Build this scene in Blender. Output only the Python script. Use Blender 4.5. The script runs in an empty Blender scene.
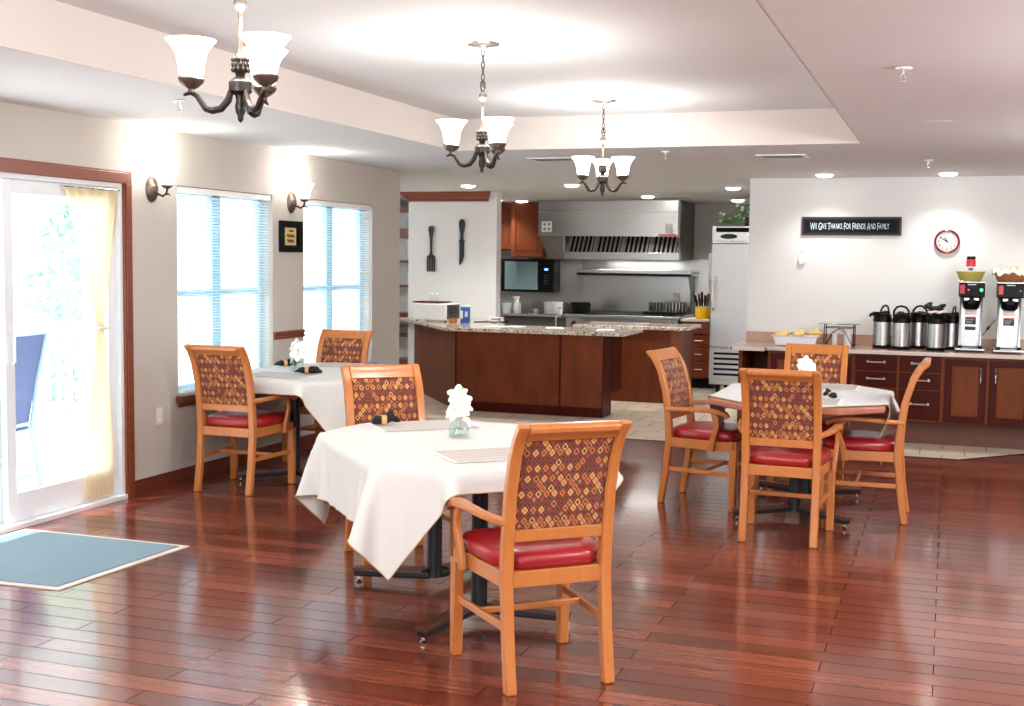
import bpy, bmesh, math, random
import numpy as np
from mathutils import Vector, Matrix
random.seed(7)
SC = bpy.context.scene
COL = SC.collection
PI = math.pi

# ------------------------------------------------------------------ materials
def nt_new(name):
    m = bpy.data.materials.new(name); m.use_nodes = True
    nt = m.node_tree
    for n in list(nt.nodes): nt.nodes.remove(n)
    out = nt.nodes.new('ShaderNodeOutputMaterial')
    return m, nt, out
def srgb(r, g, b):
    f = lambda c: (c/255/12.92) if c/255 <= 0.04045 else ((c/255+0.055)/1.055)**2.4
    return (f(r), f(g), f(b), 1)
def simple(name, col, rough=.5, metal=0, noise=0.0, nscale=8, stretch=(1,1,1), bump=0, coat=0, spec=.5, emit=None, es=0, alpha=None, trans=0):
    m, nt, out = nt_new(name)
    b = nt.nodes.new('ShaderNodeBsdfPrincipled')
    nt.links.new(b.outputs[0], out.inputs[0])
    b.inputs['Roughness'].default_value = rough
    b.inputs['Metallic'].default_value = metal
    b.inputs['Specular IOR Level'].default_value = spec
    b.inputs['Coat Weight'].default_value = coat
    b.inputs['Coat Roughness'].default_value = .15
    b.inputs['Transmission Weight'].default_value = trans
    b.inputs['Base Color'].default_value = col
    if emit:
        b.inputs['Emission Color'].default_value = emit; b.inputs['Emission Strength'].default_value = es
    tc = nt.nodes.new('ShaderNodeTexCoord'); mp = nt.nodes.new('ShaderNodeMapping')
    mp.inputs['Scale'].default_value = stretch
    nz = nt.nodes.new('ShaderNodeTexNoise'); nz.inputs['Scale'].default_value = nscale; nz.inputs['Detail'].default_value = 5
    nt.links.new(tc.outputs['Object'], mp.inputs[0]); nt.links.new(mp.outputs[0], nz.inputs['Vector'])
    if noise:
        mx = nt.nodes.new('ShaderNodeMix'); mx.data_type = 'RGBA'
        mx.inputs['A'].default_value = tuple(c*(1-noise) for c in col[:3])+(1,)
        mx.inputs['B'].default_value = tuple(min(1, c*(1+noise)) for c in col[:3])+(1,)
        nt.links.new(nz.outputs['Fac'], mx.inputs['Factor']); nt.links.new(mx.outputs['Result'], b.inputs['Base Color'])
    if bump:
        bp = nt.nodes.new('ShaderNodeBump'); bp.inputs['Strength'].default_value = bump; bp.inputs['Distance'].default_value = .002
        nt.links.new(nz.outputs['Fac'], bp.inputs['Height']); nt.links.new(bp.outputs[0], b.inputs['Normal'])
    return m
def emission(name, col, s):
    m, nt, out = nt_new(name)
    e = nt.nodes.new('ShaderNodeEmission'); e.inputs[0].default_value = col; e.inputs[1].default_value = s
    nt.links.new(e.outputs[0], out.inputs[0]); return m
def thin_glass(name, tint=(1,1,1,1), refl=.08):
    m, nt, out = nt_new(name)
    t = nt.nodes.new('ShaderNodeBsdfTransparent'); t.inputs[0].default_value = tint
    g = nt.nodes.new('ShaderNodeBsdfGlossy'); g.inputs['Roughness'].default_value = .02
    mx = nt.nodes.new('ShaderNodeMixShader'); lw = nt.nodes.new('ShaderNodeLayerWeight'); lw.inputs[0].default_value = .5
    fr = nt.nodes.new('ShaderNodeMath'); fr.operation = 'POWER'; fr.inputs[1].default_value = 4
    ml = nt.nodes.new('ShaderNodeMath'); ml.operation = 'MULTIPLY_ADD'; ml.inputs[1].default_value = .6; ml.inputs[2].default_value = refl*.5
    nt.links.new(lw.outputs['Facing'], fr.inputs[0]); nt.links.new(fr.outputs[0], ml.inputs[0])
    nt.links.new(ml.outputs[0], mx.inputs[0]); nt.links.new(t.outputs[0], mx.inputs[1]); nt.links.new(g.outputs[0], mx.inputs[2])
    nt.links.new(mx.outputs[0], out.inputs[0]); return m
def sheer(name, col, alpha):
    m, nt, out = nt_new(name)
    t = nt.nodes.new('ShaderNodeBsdfTransparent')
    d = nt.nodes.new('ShaderNodeBsdfDiffuse'); d.inputs[0].default_value = col
    tr = nt.nodes.new('ShaderNodeBsdfTranslucent'); tr.inputs[0].default_value = col
    m1 = nt.nodes.new('ShaderNodeMixShader'); m1.inputs[0].default_value = .5
    nt.links.new(d.outputs[0], m1.inputs[1]); nt.links.new(tr.outputs[0], m1.inputs[2])
    m2 = nt.nodes.new('ShaderNodeMixShader'); m2.inputs[0].default_value = alpha
    nt.links.new(t.outputs[0], m2.inputs[1]); nt.links.new(m1.outputs[0], m2.inputs[2])
    nt.links.new(m2.outputs[0], out.inputs[0]); return m
def floor_wood():
    m, nt, out = nt_new('cherry_plank_floor')
    b = nt.nodes.new('ShaderNodeBsdfPrincipled'); nt.links.new(b.outputs[0], out.inputs[0])
    tc = nt.nodes.new('ShaderNodeTexCoord')
    br = nt.nodes.new('ShaderNodeTexBrick'); br.offset = .37; br.squash = 1
    br.inputs['Scale'].default_value = 1; br.inputs['Brick Width'].default_value = 1.15; br.inputs['Row Height'].default_value = .127
    br.inputs['Mortar Size'].default_value = .0024; br.inputs['Mortar Smooth'].default_value = .3; br.inputs['Bias'].default_value = 0
    br.inputs['Color1'].default_value = (0,0,0,1); br.inputs['Color2'].default_value = (1,1,1,1); br.inputs['Mortar'].default_value = (.5,.5,.5,1)
    nt.links.new(tc.outputs['Object'], br.inputs['Vector'])
    mp = nt.nodes.new('ShaderNodeMapping'); mp.inputs['Scale'].default_value = (1.2, 22, 1)
    nz = nt.nodes.new('ShaderNodeTexNoise'); nz.inputs['Scale'].default_value = 2.2; nz.inputs['Detail'].default_value = 6; nz.inputs['Roughness'].default_value = .62
    nt.links.new(tc.outputs['Object'], mp.inputs[0]); nt.links.new(mp.outputs[0], nz.inputs['Vector'])
    ad = nt.nodes.new('ShaderNodeMath'); ad.operation = 'MULTIPLY_ADD'; ad.inputs[1].default_value = .42
    nt.links.new(br.outputs['Color'], ad.inputs[0]); 
    sc = nt.nodes.new('ShaderNodeMath'); sc.operation = 'MULTIPLY'; sc.inputs[1].default_value = .85
    nt.links.new(nz.outputs['Fac'], sc.inputs[0]); nt.links.new(sc.outputs[0], ad.inputs[2])
    cr = nt.nodes.new('ShaderNodeValToRGB'); e = cr.color_ramp.elements
    e[0].position = .30; e[0].color = srgb(80, 34, 24); e[1].position = .95; e[1].color = srgb(152, 82, 60)
    x = e.new(.62); x.color = srgb(113, 52, 38)
    nt.links.new(ad.outputs[0], cr.inputs[0])
    mx = nt.nodes.new('ShaderNodeMix'); mx.data_type = 'RGBA'; mx.inputs['B'].default_value = srgb(40, 16, 12)
    nt.links.new(br.outputs['Fac'], mx.inputs['Factor']); nt.links.new(cr.outputs[0], mx.inputs['A'])
    nt.links.new(mx.outputs['Result'], b.inputs['Base Color'])
    b.inputs['Roughness'].default_value = .2; b.inputs['Coat Roughness'].default_value = .1
    for q, k in (('Specular IOR Level', .5), ('Coat Weight', .35)):
        mm = nt.nodes.new('ShaderNodeMath'); mm.operation = 'MULTIPLY_ADD'; mm.inputs[1].default_value = -k; mm.inputs[2].default_value = k
        nt.links.new(br.outputs['Fac'], mm.inputs[0]); nt.links.new(mm.outputs[0], b.inputs[q])
    bp = nt.nodes.new('ShaderNodeBump'); bp.inputs['Strength'].default_value = .25; bp.inputs['Distance'].default_value = .001; bp.invert = True
    nt.links.new(br.outputs['Fac'], bp.inputs['Height']); 
    bp2 = nt.nodes.new('ShaderNodeBump'); bp2.inputs['Strength'].default_value = .03; bp2.inputs['Distance'].default_value = .001
    nt.links.new(nz.outputs['Fac'], bp2.inputs['Height']); nt.links.new(bp.outputs[0], bp2.inputs['Normal'])
    nt.links.new(bp2.outputs[0], b.inputs['Normal'])
    return m
def tile_mat():
    m, nt, out = nt_new('beige_floor_tile')
    b = nt.nodes.new('ShaderNodeBsdfPrincipled'); nt.links.new(b.outputs[0], out.inputs[0])
    tc = nt.nodes.new('ShaderNodeTexCoord')
    br = nt.nodes.new('ShaderNodeTexBrick'); br.offset = .5
    br.inputs['Scale'].default_value = 1; br.inputs['Brick Width'].default_value = .36; br.inputs['Row Height'].default_value = .36
    br.inputs['Mortar Size'].default_value = .006; br.inputs['Mortar Smooth'].default_value = .2
    br.inputs['Color1'].default_value = srgb(240, 220, 192); br.inputs['Color2'].default_value = srgb(226, 203, 172); br.inputs['Mortar'].default_value = srgb(120, 104, 92)
    nt.links.new(tc.outputs['Object'], br.inputs['Vector'])
    nz = nt.nodes.new('ShaderNodeTexNoise'); nz.inputs['Scale'].default_value = 4; nz.inputs['Detail'].default_value = 5
    nt.links.new(tc.outputs['Object'], nz.inputs['Vector'])
    mx = nt.nodes.new('ShaderNodeMix'); mx.data_type = 'RGBA'; mx.blend_type = 'MULTIPLY'; mx.inputs['Factor'].default_value = .35
    nt.links.new(br.outputs['Color'], mx.inputs['A']); nt.links.new(nz.outputs['Color'], mx.inputs['B'])
    hs = nt.nodes.new('ShaderNodeHueSaturation'); hs.inputs['Saturation'].default_value = .8; hs.inputs['Value'].default_value = 1.1
    nt.links.new(mx.outputs['Result'], hs.inputs['Color'])
    nt.links.new(hs.outputs[0], b.inputs['Base Color']); b.inputs['Roughness'].default_value = .3
    return m
def granite():
    m, nt, out = nt_new('speckled_granite')
    b = nt.nodes.new('ShaderNodeBsdfPrincipled'); nt.links.new(b.outputs[0], out.inputs[0])
    tc = nt.nodes.new('ShaderNodeTexCoord')
    v = nt.nodes.new('ShaderNodeTexVoronoi'); v.inputs['Scale'].default_value = 70
    nt.links.new(tc.outputs['Object'], v.inputs['Vector'])
    sp = nt.nodes.new('ShaderNodeSeparateColor'); nt.links.new(v.outputs['Color'], sp.inputs[0])
    cr = nt.nodes.new('ShaderNodeValToRGB'); e = cr.color_ramp.elements; cr.color_ramp.interpolation = 'CONSTANT'
    e[0].position = 0; e[0].color = srgb(124, 102, 88); e[1].position = .13; e[1].color = srgb(186, 166, 146)
    for p, c in ((.45, (208, 194, 176)), (.7, (228, 220, 208)), (.93, (150, 130, 116))):
        x = e.new(p); x.color = srgb(*c)
    nt.links.new(sp.outputs[0], cr.inputs[0]); nt.links.new(cr.outputs[0], b.inputs['Base Color'])
    b.inputs['Roughness'].default_value = .12
    return m
def diamond_fabric():
    m, nt, out = nt_new('diamond_pattern_fabric')
    N = nt.nodes; L = nt.links
    b = N.new('ShaderNodeBsdfPrincipled'); L.new(b.outputs[0], out.inputs[0]); b.inputs['Roughness'].default_value = .85
    b.inputs['Sheen Weight'].default_value = .2
    tc = N.new('ShaderNodeTexCoord'); sx = N.new('ShaderNodeSeparateXYZ'); L.new(tc.outputs['Object'], sx.inputs[0])
    def M(op, a, c=None, d=None):
        n = N.new('ShaderNodeMath'); n.operation = op
        for i, q in enumerate((a, c, d)):
            if q is None: continue
            if isinstance(q, (int, float)): n.inputs[i].default_value = q
            else: L.new(q, n.inputs[i])
        return n.outputs[0]
    x = M('MULTIPLY', sx.outputs['X'], 31.0); z = M('MULTIPLY', sx.outputs['Z'], 25.0)
    u = M('ADD', x, z); w = M('SUBTRACT', x, z)
    fu = M('SUBTRACT', M('FRACT', u), .5); fw = M('SUBTRACT', M('FRACT', w), .5)
    d = M('MAXIMUM', M('ABSOLUTE', fu), M('ABSOLUTE', fw))
    cb = N.new('ShaderNodeCombineXYZ'); L.new(M('FLOOR', u), cb.inputs[0]); L.new(M('FLOOR', w), cb.inputs[1])
    wn = N.new('ShaderNodeTexWhiteNoise'); wn.noise_dimensions = '2D'; L.new(cb.outputs[0], wn.inputs['Vector'])
    def ramp(cols, fac):
        cr = N.new('ShaderNodeValToRGB'); cr.color_ramp.interpolation = 'CONSTANT'; e = cr.color_ramp.elements
        n = len(cols)
        e[0].position = 0; e[0].color = srgb(*cols[0]); e[1].position = 1/n; e[1].color = srgb(*cols[1])
        for i in range(2, n): q = e.new(i/n); q.color = srgb(*cols[i])
        L.new(fac, cr.inputs[0]); return cr.outputs[0]
    col_i = M('ADD', M('FLOOR', u), M('FLOOR', w)); row_i = M('SUBTRACT', M('FLOOR', u), M('FLOOR', w))
    vr = M('MULTIPLY_ADD', wn.outputs['Value'], .22, M('MULTIPLY_ADD', M('FLOOR', M('MULTIPLY', row_i, .5)), .375, M('MULTIPLY', col_i, .25)))
    vr = M('FRACT', M('ADD', vr, .03))
    ring = ramp([(216,164,92), (132,58,44), (196,122,62), (122,72,46)], vr)
    core = ramp([(90,34,30), (186,120,66), (84,40,30), (146,64,48)], M('FRACT', M('ADD', vr, .3)))
    base = srgb(96, 40, 34)
    m1 = N.new('ShaderNodeMix'); m1.data_type = 'RGBA'; m1.inputs['A'].default_value = base
    L.new(M('LESS_THAN', d, .40), m1.inputs['Factor']); L.new(ring, m1.inputs['B'])
    m2 = N.new('ShaderNodeMix'); m2.data_type = 'RGBA'; L.new(m1.outputs['Result'], m2.inputs['A'])
    L.new(M('LESS_THAN', d, .22), m2.inputs['Factor']); L.new(core, m2.inputs['B'])
    L.new(m2.outputs['Result'], b.inputs['Base Color'])
    return m
def steel(name, col=(.46,.455,.45,1), rough=.26, stretch=(60,60,2)):
    m, nt, out = nt_new(name)
    b = nt.nodes.new('ShaderNodeBsdfPrincipled'); nt.links.new(b.outputs[0], out.inputs[0])
    b.inputs['Base Color'].default_value = col; b.inputs['Metallic'].default_value = 1; b.inputs['Roughness'].default_value = rough
    tc = nt.nodes.new('ShaderNodeTexCoord'); mp = nt.nodes.new('ShaderNodeMapping'); mp.inputs['Scale'].default_value = stretch
    nz = nt.nodes.new('ShaderNodeTexNoise'); nz.inputs['Scale'].default_value = 3
    nt.links.new(tc.outputs['Object'], mp.inputs[0]); nt.links.new(mp.outputs[0], nz.inputs['Vector'])
    bp = nt.nodes.new('ShaderNodeBump'); bp.inputs['Strength'].default_value = .08; bp.inputs['Distance'].default_value = .001
    nt.links.new(nz.outputs['Fac'], bp.inputs['Height']); nt.links.new(bp.outputs[0], b.inputs['Normal'])
    return m
def striped(name):
    m, nt, out = nt_new(name)
    b = nt.nodes.new('ShaderNodeBsdfPrincipled'); nt.links.new(b.outputs[0], out.inputs[0]); b.inputs['Roughness'].default_value = .9
    tc = nt.nodes.new('ShaderNodeTexCoord'); sx = nt.nodes.new('ShaderNodeSeparateXYZ'); nt.links.new(tc.outputs['Object'], sx.inputs[0])
    cr = nt.nodes.new('ShaderNodeValToRGB'); cr.color_ramp.interpolation = 'CONSTANT'; e = cr.color_ramp.elements
    e[0].position = 0; e[0].color = srgb(206,198,190); e[1].position = .3; e[1].color = srgb(110,100,96)
    for p, c in ((.38, (212,206,200)), (.62, (168,138,116)), (.70, (212,206,200)), (.86, (122,114,112)), (.92, (212,206,200))):
        q = e.new(p); q.color = srgb(*c)
    mm = nt.nodes.new('ShaderNodeMath'); mm.operation = 'MULTIPLY'; mm.inputs[1].default_value = 13
    fr = nt.nodes.new('ShaderNodeMath'); fr.operation = 'FRACT'
    nt.links.new(sx.outputs['Y'], mm.inputs[0]); nt.links.new(mm.outputs[0], fr.inputs[0]); nt.links.new(fr.outputs[0], cr.inputs[0])
    nt.links.new(cr.outputs[0], b.inputs['Base Color']); return m

M = {}
M['floor'] = floor_wood(); M['tile'] = tile_mat(); M['granite'] = granite(); M['fabric'] = diamond_fabric()
M['wall'] = simple('greige_wall_paint', srgb(196, 189, 180), .75, noise=.02, nscale=3)
M['wall_light'] = simple('pale_wall_paint', srgb(222, 222, 220), .75, noise=.02, nscale=3)
M['wall_white'] = simple('white_wall_paint', srgb(232, 232, 230), .75, noise=.02, nscale=3)
M['wall_grey'] = simple('grey_wall_paint', srgb(192, 186, 180), .75, noise=.02, nscale=3)
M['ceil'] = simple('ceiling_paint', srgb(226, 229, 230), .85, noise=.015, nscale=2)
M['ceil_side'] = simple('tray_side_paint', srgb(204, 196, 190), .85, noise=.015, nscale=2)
M['trim'] = simple('cherry_trim', srgb(128, 62, 40), .35, noise=.25, nscale=4, stretch=(1,1,12), coat=.2)
M['base'] = simple('dark_cherry_baseboard', srgb(104, 48, 30), .35, noise=.2, nscale=4, stretch=(1,1,10))
M['wood'] = simple('honey_beech', srgb(194, 118, 58), .33, noise=.16, nscale=5, stretch=(9,9,1.2), coat=.25)
M['cherry'] = simple('cherry_cabinet', srgb(104, 48, 22), .5, noise=.6, nscale=2.4, stretch=(3,3,1), coat=.0, spec=.2)
M['cherry_dark'] = simple('dark_cherry_drawer', srgb(66, 16, 8), .35, noise=.5, nscale=3, stretch=(3,3,1), coat=.0, spec=.12)
M['cherry_red'] = simple('bright_cherry', srgb(124, 56, 24), .35, noise=.3, nscale=3, stretch=(4,4,.6), coat=.1)
M['panel'] = simple('mid_cherry_panel', srgb(112, 56, 26), .4, noise=.35, nscale=3, stretch=(8,8,.8), coat=.0, spec=.15)
M['kick'] = simple('brown_kick', srgb(100, 58, 44), .6, noise=.1)
M['vinyl'] = simple('red_vinyl', srgb(158, 26, 32), .3, noise=.12, nscale=6, bump=.1, coat=.2)
M['cloth'] = simple('ivory_tablecloth', srgb(222, 221, 216), .85, noise=.02, nscale=60)
M['clothw'] = simple('white_tablecloth', srgb(228, 228, 228), .85, noise=.02, nscale=60)
M['hem'] = simple('hem_thread', srgb(206, 178, 138), .8)
M['lam'] = simple('table_laminate', srgb(172, 112, 88), .4, noise=.12, nscale=8, stretch=(1,6,1))
M['blackmetal'] = simple('black_enamel', srgb(22, 22, 26), .35, metal=.2, noise=.1)
M['footwood'] = simple('brown_foot_cover', srgb(92, 52, 40), .35, noise=.2)
M['rubber'] = simple('black_rubber', srgb(20, 20, 20), .7)
M['bronze'] = simple('antique_bronze', srgb(58, 52, 48), .4, metal=.8, noise=.35, nscale=40)
M['bronze_light'] = simple('brushed_antique_bronze', srgb(112, 102, 92), .38, metal=.8, noise=.3, nscale=50)
M['nickel'] = simple('brushed_nickel', srgb(205, 203, 200), .25, metal=1, noise=.05)
M['nickel_dull'] = simple('dull_nickel', srgb(190,188,184), .5, metal=.6)
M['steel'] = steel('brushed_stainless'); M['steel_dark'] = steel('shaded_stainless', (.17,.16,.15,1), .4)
M['steel_light'] = steel('bright_stainless', (.42,.42,.42,1), .3)
M['steel_grey'] = simple('matte_grey_steel', srgb(96, 92, 88), .45, metal=.5, noise=.08)
M['black'] = simple('black_plastic', srgb(8, 8, 9), .35, noise=.1, spec=.15)
M['black_matte'] = simple('matte_black', srgb(16, 17, 19), .7, noise=.15, spec=.15)
M['iron'] = simple('dark_pewter', srgb(58, 62, 64), .45, metal=.4, noise=.3, nscale=30)
M['white'] = simple('white_plastic', srgb(238, 238, 236), .4, noise=.02)
M['white_vinyl'] = simple('white_vinyl_frame', srgb(236, 240, 244), .4, noise=.01)
M['blind'] = sheer('white_blind_slat', (.72,.86,.93,1), .95)
M['curtain'] = sheer('cream_sheer_curtain', srgb(232, 216, 184), .94)
M['glass'] = thin_glass('window_glass')
M['clear'] = thin_glass('clear_vase_glass', (.93,.97,.96,1))
M['petal'] = simple('white_petal', srgb(250, 250, 248), .6, emit=(1,1,1,1), es=.05)
M['yellow'] = simple('yellow_centre', srgb(226, 190, 50), .6)
M['green'] = simple('green_leaf', srgb(140, 204, 120), .5, noise=.35, nscale=20)
M['washed_green'] = simple('washed_garden_green', srgb(170, 214, 184), .7, noise=.25, nscale=6)  # leaf green paled, outdoor glare put into the colour
M['napkin'] = simple('black_napkin', srgb(20, 20, 26), .8, noise=.2, nscale=20)
M['straw'] = simple('straw_ring', srgb(206, 166, 104), .8, noise=.3, nscale=60)
M['mat'] = striped('woven_placemat')
M['shade'] = emission('lit_glass_shade', (1, .93, .86, 1), 5.5)
M['canlight'] = emission('downlight_lens', (1, .97, .92, 1), 9)
M['rug'] = simple('grey_blue_mat', srgb(128, 152, 162), .95, noise=.35, nscale=160, bump=.6)
M['rugedge'] = simple('pale_mat_edging', srgb(226, 216, 204), .5, noise=.05)
M['deck'] = simple('pale_porch_concrete', srgb(238, 240, 242), .8, noise=.04)
M['navy'] = simple('washed_navy_mesh', srgb(84, 104, 150), .7, noise=.25, nscale=60)  # navy lightened, its washed-out daylight look is in the colour
M['ltblue'] = simple('pale_blue_paint', srgb(168, 200, 216), .7, noise=.05)
M['cream'] = simple('cream_plastic', srgb(232, 224, 208), .45)
M['sign'] = simple('charcoal_sign', srgb(24, 31, 38), .8, noise=.15, spec=.08)
M['signedge'] = simple('sign_frame_wood', srgb(60, 40, 34), .5, noise=.2)
M['letter'] = simple('pale_lettering', srgb(214, 226, 232), .6)
M['red'] = simple('clock_red', srgb(130, 18, 30), .25, coat=.4, noise=.05)
M['dial'] = simple('clock_dial', srgb(196, 200, 202), .5)
M['paper'] = simple('tan_parchment', srgb(214, 186, 122), .8, noise=.08)
M['ink'] = simple('dark_ink', srgb(60, 44, 30), .7)
M['ceramic'] = simple('white_ceramic', srgb(232, 236, 244), .2, coat=.4, noise=.01)
M['bread'] = simple('golden_pastry', srgb(226, 196, 128), .8, noise=.22, nscale=30, bump=.5)
M['ygreen'] = simple('yellow_green_basket', srgb(196, 184, 92), .6, noise=.15, nscale=40)
M['wicker'] = simple('brown_wicker', srgb(170, 112, 70), .8, noise=.4, nscale=70, bump=.8)
M['linen'] = simple('white_linen', srgb(240, 234, 226), .9)
M['redlabel'] = simple('red_jar', srgb(206, 34, 52), .3, noise=.05)
M['stripe_blue'] = simple('blue_can', srgb(32, 84, 152), .3, noise=.1)
M['orange'] = simple('orange_jam', srgb(206, 112, 40), .2, noise=.2, nscale=30)
M['yellowpot'] = simple('yellow_crock', srgb(242, 190, 20), .35, noise=.04)
M['counter'] = simple('brown_laminate_counter', srgb(176, 138, 118), .25, noise=.12, nscale=60, coat=.3)
M['counter_edge'] = simple('pale_counter_edge', srgb(206, 192, 182), .35, noise=.08)
M['redglow'] = emission('red_display', (1,.05,.05,1), 2); M['greenglow'] = emission('green_lamp', (.05,1,.15,1), 4); M['blueglow'] = emission('blue_display', (.15,.4,1,1), 2)
M['ovenglass'] = simple('reflective_oven_glass', srgb(170, 205, 216), .06, metal=.9)
M['sticker'] = simple('dark_sticker', srgb(60, 52, 56), .6); M['orangest'] = simple('orange_sticker', srgb(214, 110, 40), .6)
M['pink'] = simple('pale_pink_plate', srgb(206, 130, 128), .5)
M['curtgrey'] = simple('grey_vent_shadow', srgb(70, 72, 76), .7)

# ------------------------------------------------------------------ mesh helpers
class B:
    def __init__(s): s.bm = bmesh.new()
    def box(s, x0, x1, y0, y1, z0, z1, mi=0):
        v = [s.bm.verts.new(p) for p in ((x0,y0,z0),(x1,y0,z0),(x1,y1,z0),(x0,y1,z0),(x0,y0,z1),(x1,y0,z1),(x1,y1,z1),(x0,y1,z1))]
        for f in ((0,3,2,1),(4,5,6,7),(0,1,5,4),(1,2,6,5),(2,3,7,6),(3,0,4,7)):
            s.bm.faces.new([v[i] for i in f]).material_index = mi
        return s
    def poly(s, pts, z0, z1):               # vertical prism from an xy outline
        a = [s.bm.verts.new((x, y, z0)) for x, y in pts]; b = [s.bm.verts.new((x, y, z1)) for x, y in pts]
        n = len(pts)
        s.bm.faces.new(a[::-1]); s.bm.faces.new(b)
        for i in range(n): s.bm.faces.new((a[i], a[(i+1)%n], b[(i+1)%n], b[i]))
        return s
    def prism_x(s, pts, x0, x1):            # outline in (y, z), extruded along x
        a = [s.bm.verts.new((x0, y, z)) for y, z in pts]; b = [s.bm.verts.new((x1, y, z)) for y, z in pts]
        n = len(pts); s.bm.faces.new(a); s.bm.faces.new(b[::-1])
        for i in range(n): s.bm.faces.new((a[(i+1)%n], a[i], b[i], b[(i+1)%n]))
        return s
    def prism_y(s, pts, y0, y1):            # outline in (x, z), extruded along y
        a = [s.bm.verts.new((x, y0, z)) for x, z in pts]; b = [s.bm.verts.new((x, y1, z)) for x, z in pts]
        n = len(pts); s.bm.faces.new(a[::-1]); s.bm.faces.new(b)
        for i in range(n): s.bm.faces.new((a[i], a[(i+1)%n], b[(i+1)%n], b[i]))
        return s
    def lathe(s, prof, c=(0,0,0), seg=24, axis='z', a0=0, sx=1, sy=1):
        rings = []
        for r, h in prof:
            ring = []
            for i in range(seg):
                t = a0+2*PI*i/seg; x, y = sx*r*math.cos(t), sy*r*math.sin(t)
                p = {'z': (x, y, h), 'y': (x, h, y), 'x': (h, x, y)}[axis]
                ring.append(s.bm.verts.new((p[0]+c[0], p[1]+c[1], p[2]+c[2])))
            rings.append(ring)
        for a, b in zip(rings, rings[1:]):
            for i in range(seg): s.bm.faces.new((a[i], a[(i+1)%seg], b[(i+1)%seg], b[i]))
        if prof[0][0] > 1e-5: s.bm.faces.new(rings[0][::-1])
        if prof[-1][0] > 1e-5: s.bm.faces.new(rings[-1])
        return s
    def open_lathe(s, prof, c=(0,0,0), seg=28):
        rings = [[s.bm.verts.new((c[0]+r*math.cos(2*PI*i/seg), c[1]+r*math.sin(2*PI*i/seg), c[2]+h)) for i in range(seg)] for r, h in prof]
        for a, b in zip(rings, rings[1:]):
            for i in range(seg): s.bm.faces.new((a[i], a[(i+1)%seg], b[(i+1)%seg], b[i]))
        return s
    def tube(s, pts, r, seg=8, closed=False, rect=None, up=(0,0,1)):
        P = [Vector(p) for p in pts]; n = len(P); rings = []
        rr = r if isinstance(r, (list, tuple)) else [r]*n
        for i in range(n):
            if closed: t = (P[(i+1)%n]-P[i-1]).normalized()
            else: t = (P[min(i+1, n-1)]-P[max(i-1, 0)]).normalized()
            u = Vector(up)
            if abs(t.dot(u)) > .98: u = Vector((0,1,0)) if abs(t.y) < .9 else Vector((1,0,0))
            sd = t.cross(u).normalized(); uu = sd.cross(t).normalized()
            if rect:
                w, h = rect[0]/2*rr[i], rect[1]/2*rr[i]; c = min(w, h)*.35
                off = [(w-c,-h),(w,-h+c),(w,h-c),(w-c,h),(-w+c,h),(-w,h-c),(-w,-h+c),(-w+c,-h)]
                ring = [s.bm.verts.new(P[i]+sd*a+uu*b) for a, b in off]
            else:
                ring = [s.bm.verts.new(P[i]+(sd*math.cos(2*PI*k/seg)+uu*math.sin(2*PI*k/seg))*rr[i]) for k in range(seg)]
            rings.append(ring)
        m = len(rings[0]); pairs = list(zip(rings, rings[1:]))
        if closed: pairs.append((rings[-1], rings[0]))
        for a, b in pairs:
            for k in range(m): s.bm.faces.new((a[k], a[(k+1)%m], b[(k+1)%m], b[k]))
        if not closed:
            s.bm.faces.new(rings[0][::-1]); s.bm.faces.new(rings[-1])
        return s
    def ell(s, c, r, sub=2, rot=None):
        mt = Matrix.Translation(c) @ (rot.to_4x4() if rot else Matrix.Identity(4)) @ Matrix.Diagonal((r[0], r[1], r[2], 1))
        bmesh.ops.create_icosphere(s.bm, subdivisions=sub, radius=1, matrix=mt); return s
    def quad(s, *p):
        s.bm.faces.new([s.bm.verts.new(q) for q in p]); return s
    def build(s, name, mat, parent=None, bevel=0, smooth=True, seg=2, angle=40, loc=None, rz=0, sub=0):
        bmesh.ops.recalc_face_normals(s.bm, faces=s.bm.faces)
        me = bpy.data.meshes.new(name); s.bm.to_mesh(me); s.bm.free()
        mats = mat if isinstance(mat, list) else [mat]
        for q in mats: me.materials.append(M[q] if isinstance(q, str) else q)
        o = bpy.data.objects.new(name, me); COL.objects.link(o)
        if parent: o.parent = parent
        if smooth:
            me.polygons.foreach_set('use_smooth', [True]*len(me.polygons))
            me.set_sharp_from_angle(angle=math.radians(angle))
        if bevel:
            md = o.modifiers.new('bevel', 'BEVEL'); md.width = bevel; md.segments = seg; md.limit_method = 'ANGLE'; md.angle_limit = math.radians(35)
        if sub:
            md = o.modifiers.new('sub', 'SUBSURF'); md.levels = sub; md.render_levels = sub
        if loc: o.location = loc
        if rz: o.rotation_euler[2] = rz
        return o
def thing(name, label, cat, loc=(0,0,0), rz=0, group=None):
    o = bpy.data.objects.new(name, None); COL.objects.link(o); o.empty_display_size = .05
    o.location = loc; o.rotation_euler[2] = rz
    o['label'] = label; o['category'] = cat
    if group: o['group'] = group
    return o
def tag(o, label, cat, group=None, kind=None):
    o['label'] = label; o['category'] = cat
    if group: o['group'] = group
    if kind: o['kind'] = kind
    return o
def struct(o, label=None, cat=None):
    o['kind'] = 'structure'
    if label: o['label'] = label
    if cat: o['category'] = cat
    return o
def sthing(name, loc=(0,0,0)):
    o = bpy.data.objects.new(name, None); COL.objects.link(o); o.location = loc; o['kind'] = 'structure'; return o
def dup(root, loc, rz=0, label=None, group=None):
    r = root.copy(); COL.objects.link(r); r.location = loc; r.rotation_euler[2] = rz
    if label: r['label'] = label
    if group: r['group'] = group
    for ch in list(root.children):
        c = ch.copy(); COL.objects.link(c); c.parent = r
        for g in list(ch.children):
            d = g.copy(); COL.objects.link(d); d.parent = c
    return r
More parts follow.
